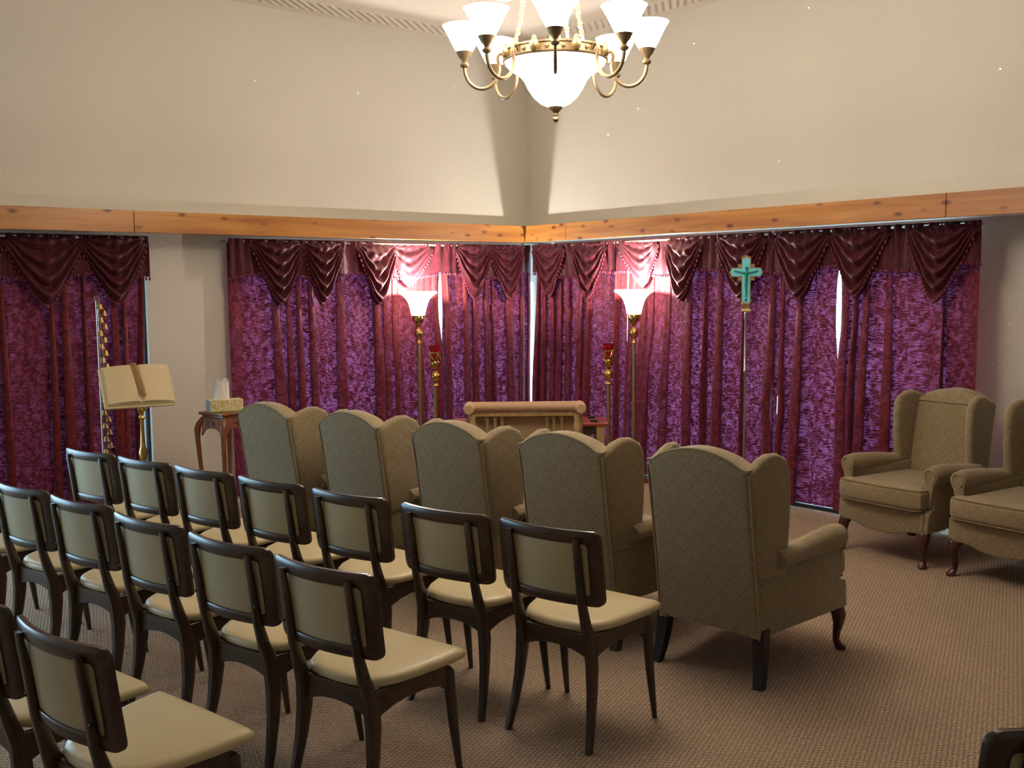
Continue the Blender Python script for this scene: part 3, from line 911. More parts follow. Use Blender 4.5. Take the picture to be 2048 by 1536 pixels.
# ------------------------------------------------------------------ folding chairs
def make_chair(label):
    r = thing('folding_chair', label, 'chair', group='dark wood folding chairs')

    def xc(y, z): return -.042 + .042 * (abs(y) / .225) ** 1.9 + .034 * (.80 - z) / .27

    outer = rrect(-.225, .225, .528, .803, .030, 4)
    inner = rrect(-.178, .178, .566, .756, .016, 4)
    # densify so the curve follows
    def dens(o, n=76):
        P = o + [o[0]]; L = [0]
        for i in range(len(P) - 1): L.append(L[-1] + sqrt((P[i + 1][0] - P[i][0]) ** 2 + (P[i + 1][1] - P[i][1]) ** 2))
        out = []; j = 0
        for k in range(n):
            t = L[-1] * k / n
            while L[j + 1] < t: j += 1
            f = (t - L[j]) / max(L[j + 1] - L[j], 1e-9)
            out.append((P[j][0] + (P[j + 1][0] - P[j][0]) * f, P[j][1] + (P[j + 1][1] - P[j][1]) * f))
        return out
    # pair by angle-ish: resample the inner ring onto outer parameter
    O = []; I = []
    per = 20
    co = ((.225, .803), (-.225, .803), (-.225, .528), (.225, .528)); ci = ((.178, .756), (-.178, .756), (-.178, .566), (.178, .566))
    def side(c, k, rad, n):
        # rounded polygon side k, points from the corner arc through the straight side
        (x, y) = c[k]; sx = 1 if x > 0 else -1; sy = 1 if y > .66 else -1
        cx, cy = x - sx * rad, y - sy * rad
        a0 = [0, 90, 180, 270][k]
        pts = [(cx + rad * cos(radians(a0 + 90 * i / 4)), cy + rad * sin(radians(a0 + 90 * i / 4))) for i in range(5)]
        (x2, y2) = c[(k + 1) % 4]; sx2 = 1 if x2 > 0 else -1; sy2 = 1 if y2 > .66 else -1
        ex, ey = pts[-1]
        fx = x2 - (sx2 * rad if k in (0, 2) else 0); fy = y2 - (sy2 * rad if k in (1, 3) else 0)
        if k in (0, 2): fy = ey
        else: fx = ex
        pts += [(ex + (fx - ex) * i / n, ey + (fy - ey) * i / n) for i in range(1, n)]
        return pts
    for k in range(4):
        n = 14 if k in (0, 2) else 8
        O += side(co, k, .030, n); I += side(ci, k, .014, n)
    n = len(O)
    def P(q, off, w):
        return (xc(q[0], q[1]) + w, q[0], q[1])
    def lerp(a, b, t): return (a[0] + (b[0] - a[0]) * t, a[1] + (b[1] - a[1]) * t)
    th = .011
    loops = []
    for t, w in ((.10, -th), (0, -th + .004), (0, th - .004), (.10, th), (.92, th), (1, th - .003), (1, -th + .003), (.92, -th)):
        loops.append([P(lerp(O[i], I[i], t), 0, w) for i in range(n)])
    loops.append(loops[0])
    obj('back_frame', G().rings(loops, cap=False), M['dark_wood_y'], r, True, 50)
    # upholstered panel: flat behind, padded in front
    def pan(w0, dome):
        def f(a, b):
            y = -.186 + .372 * a; z = .558 + .206 * b
            e = (4 * a * (1 - a)) ** .4 * (4 * b * (1 - b)) ** .4
            return (xc(y, z) + w0 + dome * e, y, z)
        return f
    obj('back_panel', G().grid(pan(-.004, -.002), 14, 8).grid(pan(.004, .022), 14, 8), M['vinyl_back'], r, True, 60)
    # seat
    so = [(.404, -.232), (.411, -.212), (.412, -.10), (.413, 0), (.412, .10), (.411, .212), (.404, .232), (.388, .235), (.30, .226), (.20, .208), (.12, .186), (.075, .160), (.05, .125), (.036, .07), (.031, 0),
          (.036, -.07), (.05, -.125), (.075, -.160), (.12, -.186), (.20, -.208), (.30, -.226), (.388, -.235)]
    cx = .225
    def ring(sc, z, off=0):
        return [(cx + (x - cx) * sc, y * sc, z + .018 * ((x - .03) / .38)) for x, y in so]
    g = G().rings([ring(.93, .412), ring(.985, .416), ring(1.0, .424), ring(.995, .434), ring(.96, .443), ring(.86, .448), ring(.62, .4515), ring(.3, .453)])
    obj('seat', g, M['vinyl'], r, True, 60)
    for s in (1, -1):
        # rear leg running up into the back post
        Q = [(-.006, .182, 0, .012, .014), (.022, .172, .10, .014, .017), (.042, .164, .20, .016, .021), (.052, .157, .30, .018, .026), (.048, .152, .38, .018, .026), (.024, .149, .46, .016, .020), (.002, .148, .54, .0155, .014), (-.008, .148, .61, .015, .012), (-.019, .148, .68, .0145, .010), (-.028, .148, .735, .014, .009), (-.034, .148, .775, .0125, .007)]
        rings = []
        for x, y, z, hy, hx in Q:
            x2 = x - .006
            rings.append([(x2 + hx * a_, s * (y + hy * b_), z) for a_, b_ in ((1, .6), (.6, 1), (-.6, 1), (-1, .6), (-1, -.6), (-.6, -1), (.6, -1), (1, -.6))])
        lg = obj('leg', G().rings(rings), M['dark_wood'], r, True, 50)
        for zz, xx in ((.60, -.015), (.47, .025)):
            obj('bolt', G().ball((xx - .006, s * .162, zz), .007, 8, 5), M['black'], lg)
        Q = [(.352, .196, .408, .012), (.355, .197, .395, .020), (.360, .198, .34, .0205), (.375, .200, .20, .017), (.392, .203, .08, .013), (.404, .205, 0, .010)]
        obj('leg', G().rings([[(x + q * cos(2 * pi * j / 12), s * (y + q * sin(2 * pi * j / 12)), z) for j in range(12)] for x, y, z, q in Q]), M['dark_wood'], r, True, 60)
        # side apron, arched underneath
        top = [(x, .409 + .016 * (x / .35)) for x in (.05, .15, .25, .35)]
        bot = [(.35, .345), (.32, .352), (.26, .362), (.18, .360), (.12, .348), (.08, .332), (.05, .318)]
        obj('apron', G().slab(top + bot, .018, lambda x, z, w, s=s: (x, s * (.156 + .04 * (x - .05) / .3 + w), z), .003, 1), M['dark_wood_y'], r, True, 40)
    yy = [-.15 + .30 * k / 10 for k in range(11)]
    for x, dz in ((.046, 0), (.356, .012)):
        top = [(y, .410 + dz) for y in yy]; bot = [(y, .352 - .034 * (abs(y) / .15) ** 2.2 + dz) for y in reversed(yy)]
        obj('apron', G().slab(top + bot, .018, lambda y, z, w, x=x: (x + w, y * (1.0 if x < .1 else 1.22), z), .003, 1), M['dark_wood_y'], r, True, 40)
    return r


c0 = make_chair('folding chair at the aisle end of the row right behind the wing chairs')
c0.location = (2.435, 2.735, 0); c0.rotation_euler = (0, 0, radians(12))
FC = [
    (2.318, 3.208, 13.5, 'second folding chair from the aisle in the row right behind the wing chairs'),
    (2.205, 3.727, 13, 'third folding chair from the aisle in the row right behind the wing chairs'),
    (2.098, 4.225, 13, 'fourth folding chair from the aisle in the row right behind the wing chairs'),
    (1.992, 4.712, 13, 'fifth folding chair from the aisle, in front of the bluish wing chair'),
    (1.885, 5.185, 13.5, 'folding chair below the tissue box stand, next to last of its row'),
    (1.775, 5.665, 14.5, 'folding chair farthest from the aisle, below the open book and bell pole'),
    (1.562, 2.804, 13, 'folding chair at the aisle end of the middle row, large in the lower centre'),
    (1.477, 3.300, 12.5, 'second folding chair from the aisle in the middle row'),
    (1.393, 3.816, 12, 'third folding chair from the aisle in the middle row'),
    (1.316, 4.348, 13.5, 'fourth folding chair from the aisle in the middle row'),
    (1.220, 4.850, 13, 'fifth folding chair of the middle row, cut by the left frame edge'),
    (1.120, 5.370, 13, 'last folding chair of the middle row, only its cream seat edge seen at left'),
    (0.751, 2.688, 11, 'folding chair nearest the camera, wide cream seat filling the bottom left corner'),
    (0.655, 3.205, 12, 'folding chair beside the nearest one, cut by the left frame edge'),
    (2.118, 0.818, 71, 'folding chair cut off at the bottom right corner, only its dark back frame showing'),
]
for x, y, a, lab in FC:
    dup(c0, (x, y, 0), radians(a), lab)

# ------------------------------------------------------------------ torchiere lamps
def make_torchiere(label, loc):
    r = thing('floor_lamp', label, 'lamp', loc, 0, 'brass torchiere lamps')
    obj('base', G().lathe([(.001, .0), (.145, .0), (.148, .012), (.135, .024), (.09, .034), (.04, .055), (.022, .09), (.001, .092)], 28), M['brass'], r)
    obj('pole', G().lathe([(.016, .08), (.016, .95), (.0135, 1.17)], 14), M['brass_pole'], r)
    obj('finial', G().lathe([(.012, 1.165), (.026, 1.175), (.020, 1.19), (.012, 1.205), (.016, 1.215), (.033, 1.23), (.040, 1.257), (.033, 1.284), (.016, 1.298), (.012, 1.306), (.014, 1.32), (.030, 1.352), (.044, 1.362), (.052, 1.366), (.054, 1.372), (.054, 1.412), (.050, 1.418), (.001, 1.418)], 24), M['brass'], r)
    sh = obj('lamp_shade', G().lathe([(.040, 1.414), (.058, 1.416), (.064, 1.44), (.072, 1.48), (.086, 1.525), (.106, 1.56), (.136, 1.588), (.160, 1.600), (.166, 1.610), (.160, 1.620), (.150, 1.620), (.130, 1.604), (.100, 1.575), (.080, 1.535), (.066, 1.48), (.052, 1.43)], 32), M['torch_glow'], r)
    obj('bulb', G().lathe([(.001, 1.43), (.02, 1.435), (.022, 1.49), (.032, 1.53), (.034, 1.555), (.024, 1.58), (.001, 1.59)], 14), M['torch_glow'], r)
    return r


make_torchiere('lit brass floor lamp with flared glass bowl left of the corner', (5.105, 7.395, 0))
make_torchiere('lit brass floor lamp with flared glass bowl right of the corner', (6.335, 6.02, 0))
lamp('torchiere_light', 'POINT', (5.105, 7.395, 1.66), 64, (1.0, 0.94, 0.88), 0.025)
lamp('torchiere_light', 'POINT', (6.335, 6.02, 1.66), 64, (1.0, 0.94, 0.88), 0.025)


def make_votive(label, loc):
    r = thing('candle_stand', label, 'candle stand', loc, 0, 'brass candle stands with red glass')
    r.scale = (1, 1, .97)
    obj('base', G().lathe([(.001, 0), (.13, 0), (.132, .01), (.11, .022), (.05, .04), (.022, .08), (.001, .08)], 24), M['brass'], r)
    obj('pole', G().lathe([(.0175, .07), (.0165, .915)], 14), M['brass_pole'], r)
    obj('finial', G().lathe([(.014, .905), (.030, .915), (.024, .925), (.012, .938), (.014, .948), (.028, .958), (.040, .985), (.037, 1.005), (.020, 1.024), (.012, 1.034), (.020, 1.044), (.011, 1.052), (.014, 1.062)], 22), M['brass'], r)
    h = obj('cup_holder', G().lathe([(.012, 1.055), (.030, 1.062), (.038, 1.075), (.041, 1.10), (.036, 1.112), (.041, 1.116)], 22), M['brass'], r)
    # four arcs of pierced metal up to the collar
    for k in range(4):
        a0 = k * pi / 2
        pts = [(.040 * cos(a0 + pi / 2 * t), .040 * sin(a0 + pi / 2 * t), 1.178 - .055 * sin(pi * t)) for t in [i / 10 for i in range(11)]]
        obj('arc', G().tube(pts, .004, 6), M['brass'], h)
        obj('rib', G().tube([(.042 * cos(a0), .042 * sin(a0), 1.11), (.043 * cos(a0), .043 * sin(a0), 1.15), (.040 * cos(a0), .040 * sin(a0), 1.182)], .0045, 6), M['brass'], h)
    obj('collar', G().lathe([(.038, 1.172), (.043, 1.178), (.043, 1.184), (.038, 1.188)], 22), M['brass'], h)
    obj('votive_glass', G().lathe([(.001, 1.068), (.026, 1.07), (.031, 1.12), (.037, 1.17), (.043, 1.225), (.047, 1.240), (.044, 1.240), (.036, 1.19), (.001, 1.18)], 24), M['votive'], r)
    return r


make_votive('brass candle stand with red glass cup beside the left floor lamp', (4.713, 6.61, 0))
make_votive('brass candle stand with red glass cup beside the right floor lamp', (5.776, 5.763, 0))

# ------------------------------------------------------------------ kneeler and table in front of the corner
t = thing('table', 'low red-topped table with pale legs behind the kneeler', 'table', (5.04, 5.86, 0), radians(-40))
obj('tabletop', G().slab(rrect(-.575, .575, -.19, .19, .012, 3), .022, lambda x, y, w: (x, y, .641 + w), .005, 2), M['table_red'], t)
g = G().box(-.53, .53, -.165, -.147, .565, .630).box(-.53, .53, .147, .165, .565, .630).box(-.53, -.512, -.147, .147, .565, .63).box(.512, .53, -.147, .147, .565, .63)
obj('apron', g, M['dark_wood_y'], t, False)
for sx_ in (-1, 1):
    for sy_ in (-1, 1):
        P = [(.515, .150, .63, .028), (.52, .152, .3, .026), (.545, .162, .0, .022)]
        obj('leg', G().rings([[(sx_ * (x + a * q), sy_ * (y + b * q), z) for a, b in ((1, 1), (-1, 1), (-1, -1), (1, -1))] for x, y, z, q in P]), M['blond_wood'], t, False)
_a = radians(-40)
for dx, dy, lab in ((.47, .10, 'small black block near the back edge of the red tabletop'), (.475, -.11, 'small black block near the front edge of the red tabletop')):
    b = obj('block', G().slab(rrect(-.028, .028, -.012, .012, .005, 2), .016, lambda x, y, w: (x, y, w + .008), .003, 1), M['black'])
    b.location = (5.04 + dx * cos(_a) - dy * sin(_a), 5.86 + dx * sin(_a) + dy * cos(_a), .6522); b.rotation_euler = (0, 0, _a)
    tag(b, lab, 'block')

k = thing('kneeler', 'blond wood kneeler with padded tan armrest in front of the red table', 'kneeler', (4.56, 5.355, 0), radians(-39.5))
# local X along the rail, -Y towards the room
g = G()
pts = [(-.37 + .74 * i / 16, 0, .838) for i in range(17)]
g.tube(pts, .035, 16, True, False, 1.3)
obj('armrest', g, M['kneeler_vinyl'], k, True, 50)
for s in (-1, 1):
    obj('armrest', G().tube([(s * .375, .05 - .20 * i / 8, .836) for i in range(9)], [.03, .038, .040, .040, .040, .040, .040, .038, .030], 14, True), M['kneeler_vinyl'], k, True, 50)
    obj('post', G().lathe([(.001, 0), (.026, 0), (.026, .05), (.018, .08), (.022, .30), (.026, .42), (.018, .50), (.021, .68), (.030, .72), (.018, .75), (.024, .79), (.024, .80)], 14, (s * .352, -.10, 0)), M['blond_wood'], k)
    obj('post', G().box(s * .375 - .022, s * .375 + .022, .01, .05, 0, .80), M['blond_wood'], k, False)
    for q in (.155, .20, .255):
        obj('spindle', G().lathe([(.013, .16), (.013, .3), (.018, .45), (.011, .62), (.011, .735), (.020, .75), (.014, .77), (.016, .79)], 10, (s * q, .02, 0)), M['blond_wood'], k)
obj('rail', G().box(-.36, .36, -.02, .045, .775, .80), M['blond_wood'], k, False)
obj('back_panel', G().slab(rrect(-.355, .355, .10, .77, .01, 2), .018, lambda x, z, w: (x, .055 + w, z), .004, 1), M['kneeler_panel'], k, True)
g = G().slab(rrect(-.36, .36, -.34, -.06, .03, 3), .07, lambda x, y, w: (x, y, .185 + w), .025, 3)
obj('kneeling_pad', g, M['kneeler_vinyl'], k)
obj('rail', G().box(-.36, .36, -.32, .045, .09, .15), M['blond_wood'], k, False)

# ------------------------------------------------------------------ processional cross
cr = thing('processional_cross', 'tall brass staff topped by a turquoise enamel cross before the curtain', 'cross', (6.24, 4.80, 0), 0)
fa = atan2(-4.80, -6.24)       # it faces the seats
cr.rotation_euler = (0, 0, fa)
def cx(y, z, w): return (w, y, z)
H0 = 1.742
def cross_outline(hw, top, bot, arm, pt):
    return [(-hw, bot), (hw, bot), (hw, H0 - hw), (arm - pt, H0 - hw), (arm, H0), (arm - pt, H0 + hw), (hw, H0 + hw), (hw, top - pt), (0, top), (-hw, top - pt), (-hw, H0 + hw), (-arm + pt, H0 + hw), (-arm, H0), (-arm + pt, H0 - hw), (-hw, H0 - hw)]
obj('cross_frame', G().slab(cross_outline(.034, 1.868, 1.508, .121, .016), .016, cx, 0), M['antique_gold'], cr, False)
obj('enamel', G().slab(cross_outline(.027, 1.848, 1.515, .110, .010), .006, lambda y, z, w: (.0095 + w, y, z), 0), M['turquoise'], cr, False)
for a in (45, 135, 225, 315):
    pts = []
    for k_ in range(7):
        t_ = radians(a - 36 + 72 * k_ / 6); q = .088 if k_ % 2 else .068
        pts.append((q * cos(t_), H0 + q * sin(t_)))
    pts = [(.02 * cos(radians(a)), H0 + .02 * sin(radians(a)))] + pts
    obj('ray', G().slab(pts, .010, lambda y, z, w: (-.002 + w, y, z), 0), M['antique_gold'], cr, False)
# relief figure: one continuous low body with outstretched arms
g = G()
g.tube([(.017, 0, 1.56), (.019, .002, 1.60), (.019, -.002, 1.64), (.020, 0, 1.68), (.021, 0, 1.71), (.021, 0, 1.735), (.020, 0, 1.752)], [.006, .007, .009, .011, .011, .013, .006], 8)
g.tube([(.019, -.085, 1.752), (.020, -.045, 1.744), (.021, 0, 1.735), (.020, .045, 1.744), (.019, .085, 1.752)], [.005, .006, .010, .006, .005], 8)
g.ball((.022, .003, 1.772), .013, 10, 6)
obj('figure', g, M['turq_dark'], cr)
for q in ((-.003, .003, 1.522, 1.550), (-.010, .010, 1.535, 1.541)):
    obj('emblem', G().box(.012, .0145, *q), M['navy'], cr, False)
obj('socket', G().rings([[(x * .6 * a, b * x, z) for a, b in ((1, 1), (-1, 1), (-1, -1), (1, -1))] for x, z in ((.040, 1.452), (.040, 1.46), (.026, 1.475), (.030, 1.50), (.037, 1.512))]), M['antique_gold'], cr, False)
for y in (-.022, 0, .022): obj('bead', G().ball((.012, y, 1.512), .012, 8, 5), M['brass'], cr)
obj('staff', G().lathe([(.010, .03), (.010, 1.0), (.0125, 1.005), (.0125, 1.02), (.010, 1.025), (.0085, 1.39), (.012, 1.40), (.012, 1.455)], 12), M['steel'], cr)
obj('base', G().lathe([(.001, 0), (.14, 0), (.14, .012), (.09, .03), (.03, .05), (.02, .12), (.001, .12)], 24), M['antique'], cr)

# ------------------------------------------------------------------ register stand, open book, bell pole
rs = thing('book_stand', 'brass book stand with ringed pole in front of the dark curtain at left', 'stand', (2.29, 6.305, 0), 0)
obj('base', G().lathe([(.001, 0), (.15, 0), (.15, .012), (.1, .03), (.035, .05), (.02, .1), (.001, .1)], 24), M['brass'], rs)
obj('pole', G().lathe([(.015, .09), (.015, .60), (.022, .62), (.028, .66), (.016, .70), (.012, .78), (.012, .86), (.022, .875), (.012, .89), (.014, .91), (.034, .93), (.018, .95), (.014, .955), (.02, .965), (.02, .985)], 14), M['brass'], rs)
obj('ring', G().tube([(-.006 + .028 * cos(t) * .64, .028 * cos(t) * .77, 0.925 + .030 * sin(t)) for t in [2 * pi * i / 18 for i in range(18)]], .007, 8, closed=True), M['brass'], rs)
# the tray faces the person signing: its width runs along the picture, leaning back
ang = radians(-9)
def tray(x, y, w):   # x across, y up the slope
    sl = radians(50)
    x *= 1.06; y *= 1.06; X = x; Y = y * cos(sl) - w * sin(sl); Z = y * sin(sl) + w * cos(sl)
    return (X * cos(ang) - Y * sin(ang), X * sin(ang) + Y * cos(ang), 0.978 + Z)
obj('tray', G().slab(rrect(-.205, .185, -.045, .235, .008, 2), .012, lambda x, y, w: tray(x, y, w), .002, 1), M['cover'], rs)
bk = thing('open_book', 'open register book with a brown ribbon lying on the brass stand', 'book', (2.29, 6.305, 0), 0)
obj('cover', G().slab(rrect(-.188, .188, -.030, .240, .004, 2), .008, lambda x, y, w: tray(x, y, .011 + w), .002, 1), M['cover'], bk)
for s in (-1, 1):
    def pg(a, b, s=s):
        x = a * .180; arch = .030 * (1 - (a - .16) ** 2 * 1.25) * min(1, a * 9 + .18)
        return tray(s * x, -.024 + .258 * b, .016 + max(.004, arch * .75))
    g = G().grid(pg, 16, 4, lambda a, b: (a, b))
    pg_ = obj('page', g, M['page'], bk, True, 180)
    def ed(a, b, s=s):
        p0 = Vector(pg(a, 0)); p1 = Vector(tray(s * a * .180, -.024, .015)); return p0.lerp(p1, b)
    obj('page_edge', G().grid(ed, 16, 1), M['paper'], bk, True)
    def ed2(a, b, s=s):
        p0 = Vector(pg(1, a)); p1 = Vector(tray(s * .180, -.024 + .258 * a, .015)); return p0.lerp(p1, b)
    obj('page_edge', G().grid(ed2, 4, 1), M['paper'], bk, True)
def rib(a, b): return tray(-.030 + .034 * a + .022 * b, .244 - .20 * b, .046 - .004 * abs(a - .5))
obj('ribbon', G().grid(rib, 2, 6).grid(lambda a, b: tray(-.012 + .011 * a + .004 * b, .05 - .045 * b + .01 * a, .045), 1, 3).grid(lambda a, b: tray(.004 + .012 * a + .012 * b, .05 - .055 * b + .012 * a, .045), 1, 3), M['ribbon'], bk, False)

bp = thing('bell_pole', 'thin rod strung with pairs of small brass bells left of the open book', 'bell pole', (2.16, 6.64, 0), radians(-40))
obj('base', G().lathe([(.001, 0), (.11, 0), (.11, .012), (.03, .03), (.012, .06), (.001, .06)], 20), M['antique'], bp)
obj('pole', G().lathe([(.0065, .05), (.0065, 1.59)], 10), M['steel'], bp)
obj('ring', G().tube([(.012 * cos(t), 0, 1.603 + .014 * sin(t)) for t in [2 * pi * i / 14 for i in range(14)]], .004, 6, closed=True), M['antique'], bp)
obj('strap', G().tube([(.030, .0, .35), (.034, .004, .9), (.026, 0, 1.3), (.012, 0, 1.59)], .006, 6), M['antique'], bp)
z = 1.555; i = 0
while z > .40:
    for q, (dx, dz) in enumerate(((.024, 0), (.040, -.042))):
        obj('bell', G().lathe([(.001, .016), (.008, .015), (.012, .006), (.015, -.008), (.021, -.018), (.018, -.018), (.001, -.006)], 10, (dx + .004 * sin(i * 2.1), -.010 + .02 * q, z + dz)), M['bell_bronze'], bp)
    z -= .083; i += 1

# ------------------------------------------------------------------ carved stand with tissue box
sd = thing('plant_stand', 'carved reddish wood stand with bowed legs holding the tissue box', 'stand', (3.055, 6.80, 0), radians(15))
sd.scale = (.85, .85, 1)
g = G()
g.slab(rrect(-.155, .155, -.155, .155, .012, 3), .018, lambda x, y, w: (x, y, .800 + w), .006, 2)
g.slab(rrect(-.135, .135, -.135, .135, .01, 3), .024, lambda x, y, w: (x, y, .780 + w), .006, 2)
obj('top', g, M['stand_wood'], sd)
for q in range(4):
    c_, s_ = cos(q * pi / 2), sin(q * pi / 2)
    def rt(x, y, z): return (x * c_ - y * s_, x * s_ + y * c_, z)
    y0 = [-.125 + .25 * k_ / 12 for k_ in range(13)]
    top = [(y, .772) for y in y0]; bot = [(y, .700 - .055 * (abs(y) / .125) ** 3) for y in reversed(y0)]
    obj('apron', G().slab(top + bot, .018, lambda y, z, w: rt(.128 + w + .012 * (.772 - z) / .1, y, z), .003, 1), M['stand_wood'], sd)
    obj('carving', G().tube([rt(.148, -.03 + .06 * k_ / 6, .738 + .012 * sin(pi * k_ / 6 * 2)) for k_ in range(7)], .007, 6), M['stand_wood'], sd)
    P = [(.125, .772, .020), (.148, .735, .026), (.160, .690, .026), (.160, .62, .020), (.150, .45, .017), (.132, .25, .015), (.120, .10, .015), (.130, .03, .018), (.148, .0, .018)]
    obj('leg', G().rings([[rt(x / 1.0 + a * h, x + b * h, z) for a, b in ((1, .4), (.4, 1), (-.4, 1), (-1, .4), (-1, -.4), (-.4, -1), (.4, -1), (1, -.4))] for x, z, h in P]), M['stand_wood'], sd)
tb = thing('tissue_box', 'floral tissue box with a white tissue standing up, on the carved stand', 'tissue box', (3.05, 6.795, .809), radians(-9))
obj('carton', G().slab(rrect(-.115, .115, -.058, .058, .004, 2), .075, lambda x, y, w: (x, y, .0455 + w), .002, 1), M['floral'], tb)
obj('end_panel', G().box(-.1175, -.1153, -.056, .056, .010, .082), M['box_end'], tb, False)
obj('bottom_band', G().slab(rrect(-.117, .117, -.060, .060, .004, 2), .010, lambda x, y, w: (x, y, .006 + w), .002, 1), M['box_green'], tb)
def tis(a, b):
    t_ = a * 2 * pi
    wv = .042 * (1 - .18 * b) * (1 + .12 * sin(3 * t_ + 2 * b))
    return (-.02 + wv * cos(t_) * 1.25, .018 * sin(t_) * (1 + .8 * b) + .006 * sin(4 * t_) * b, .080 + .135 * b * (1 + .12 * sin(2 * t_ + .5)))
obj('tissue', G().grid(tis, 28, 8), M['tissue'], tb, True, 180)

# ------------------------------------------------------------------ chandelier
CC = (3.435, 3.785)
CA = atan2(-CC[1], -CC[0])       # one arm points at the seats
ch = thing('chandelier', 'two-tier bronze chandelier with lit white glass shades and bowl', 'chandelier', (CC[0], CC[1], 0), CA)


def shade_prof(z):  # bell glass, base at z
    return [(.030, z), (.038, z + .004), (.050, z + .024), (.064, z + .052), (.078, z + .080), (.091, z + .104), (.100, z + .119), (.105, z + .126), (.101, z + .127), (.084, z + .098), (.064, z + .06), (.040, z + .012)]


def chand_arm(ang, r0, rc, zr, zc, parent, drop):
    """scrolled arm: leaves the ring, dips, swings up to the cup"""
    d = Vector((cos(ang), sin(ang), 0))
    mid = (r0 + rc) / 2 + .01; rad = (rc - mid)
    pts = [Vector((0, 0, zr + .03)) + d * (r0 - .012), Vector((0, 0, zr + .055)) + d * (r0 + .01), Vector((0, 0, zr + .040)) + d * (r0 + .028)]
    zl = zc - .045
    for k_ in range(13):
        t_ = pi - (-pi) * k_ / 12 * 1.0
        t_ = pi + pi * k_ / 12
        pts.append(Vector((0, 0, zl + (drop) * sin(t_))) + d * (mid + rad * cos(t_)))
    pts.append(Vector((0, 0, zc)) + d * rc)
    # smooth
    P = []
    for i in range(len(pts) - 1):
        for q in range(3):
            f = q / 3
            p0, p1, p2, p3 = pts[max(i - 1, 0)], pts[i], pts[i + 1], pts[min(i + 2, len(pts) - 1)]
            P.append(.5 * ((2 * p1) + (-p0 + p2) * f + (2 * p0 - 5 * p1 + 4 * p2 - p3) * f * f + (-p0 + 3 * p1 - 3 * p2 + p3) * f ** 3))
    P.append(pts[-1])
    a = obj('arm', G().tube(P, .0085, 8), M['antique'], parent)
    c = d * rc
    obj('cup', G().lathe([(.010, zc - .045), (.020, zc - .038), (.022, zc - .030), (.012, zc - .018), (.014, zc - .010), (.028, zc + .006), (.036, zc + .022), (.041, zc + .030), (.036, zc + .032), (.001, zc + .02)], 16, (c.x, c.y, 0)), M['antique'], a)
    obj('glass_shade', G().lathe(shade_prof(zc + .026), 24, (c.x, c.y, 0)), M['shade_glow'], a)


# gallery ring
RZ = 2.722
rg = obj('ring', G().lathe([(.235, RZ), (.250, RZ - .004), (.254, RZ + .004), (.246, RZ + .010), (.244, RZ + .042), (.252, RZ + .046), (.252, RZ + .054), (.236, RZ + .056), (.228, RZ + .03), (.235, RZ)], 56), M['antique'], ch)
for k_ in range(8):
    a = pi / 8 + k_ * pi / 4 ; d = Vector((cos(a), sin(a), 0))
    obj('shell_ornament', G().ball((d.x * .250, d.y * .250, RZ + .034), .024, 10, 6, 1.35).ball((d.x * .250, d.y * .250, RZ + .068), .010, 8, 5), M['antique_gold'], rg)
    for da in (-.20, .20):
        q = Vector((cos(a + pi / 8 + da * .75), sin(a + pi / 8 + da * .75), 0))
        obj('rosette', G().ball((q.x * .247, q.y * .247, RZ + .026), .0105, 8, 5), M['antique_gold'], rg)
obj('glass_bowl', G().lathe([(.242, RZ + .006), (.238, RZ - .012), (.215, RZ - .034), (.175, RZ - .058), (.152, RZ - .085), (.132, RZ - .125), (.105, RZ - .165), (.07, RZ - .195), (.03, RZ - .212), (.001, RZ - .214)], 44), M['bowl_glow'], ch)
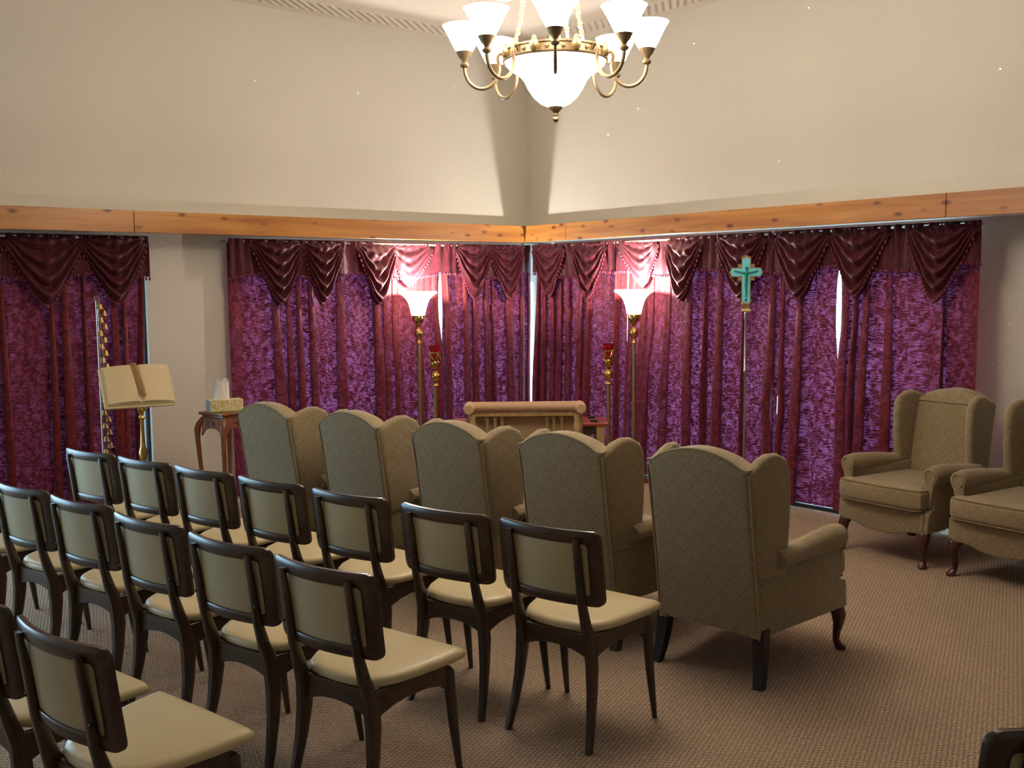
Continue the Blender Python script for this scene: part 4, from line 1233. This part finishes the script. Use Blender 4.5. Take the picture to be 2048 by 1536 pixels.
obj('finial', G().lathe([(.001, RZ - .205), (.036, RZ - .206), (.033, RZ - .216), (.018, RZ - .232), (.010, RZ - .240), (.012, RZ - .250), (.008, RZ - .254), (.014, RZ - .262), (.0155, RZ - .270), (.010, RZ - .278), (.004, RZ - .283), (.001, RZ - .285)], 20), M['antique'], ch)
for k_ in range(8):
    chand_arm(k_ * pi / 4, .25, .437, RZ - .01, 2.748, ch, .10)
# rods from ring to the upper tier
for k_ in range(3):
    a = radians(40 + 120 * k_); d = Vector((cos(a), sin(a), 0))
    rd = obj('rod', G().tube([tuple(d * (.205) + Vector((0, 0, RZ + .05))), tuple(d * .165 + Vector((0, 0, RZ + .20))), tuple(d * .135 + Vector((0, 0, RZ + .42)))], .0075, 8), M['antique_gold'], ch)
    for zz, q in ((.10, .190), (.14, .180), (.19, .167), (.23, .161), (.27, .156)):
        obj('knob', G().lathe([(.006, -.018), (.013, -.008), (.009, 0), (.013, .008), (.006, .018)], 8, tuple(d * q + Vector((0, 0, RZ + zz)))), M['antique_gold'], rd)
obj('upper_ring', G().lathe([(.140, 3.130), (.155, 3.128), (.157, 3.175), (.140, 3.178), (.140, 3.130)], 40), M['antique'], ch)
for k_ in range(4):
    chand_arm(pi / 2 * k_ , .150, .315, 3.13, 3.155, ch, .095)
obj('centre_column', G().lathe([(.012, 2.80), (.03, 2.83), (.016, 2.88), (.014, 3.05), (.05, 3.10), (.06, 3.15), (.03, 3.22), (.014, 3.30), (.014, 3.36)], 16), M['antique'], ch)
obj('hub_disc', G().lathe([(.001, 3.14), (.145, 3.142), (.145, 3.152), (.001, 3.154)], 30), M['antique'], ch)
for k_ in range(9):
    z = 3.375 + .05 * k_; ro = k_ % 2
    obj('chain_link', G().tube([(.013 * cos(t_) * (1 - ro), .013 * cos(t_) * ro, z + .033 * sin(t_)) for t_ in [2 * pi * i / 14 for i in range(14)]], .004, 6, closed=True), M['antique'], ch)
obj('canopy', G().lathe([(.001, 3.77), (.02, 3.772), (.05, 3.79), (.07, 3.815), (.072, 3.83), (.001, 3.83)], 24), M['antique'], ch)
for k_ in range(8):
    a = CA + k_ * pi / 4
    lamp('chandelier_light', 'POINT', (CC[0] + .437 * cos(a), CC[1] + .437 * sin(a), 2.925), 9, (1.0, 0.90, 0.76), 0.05)
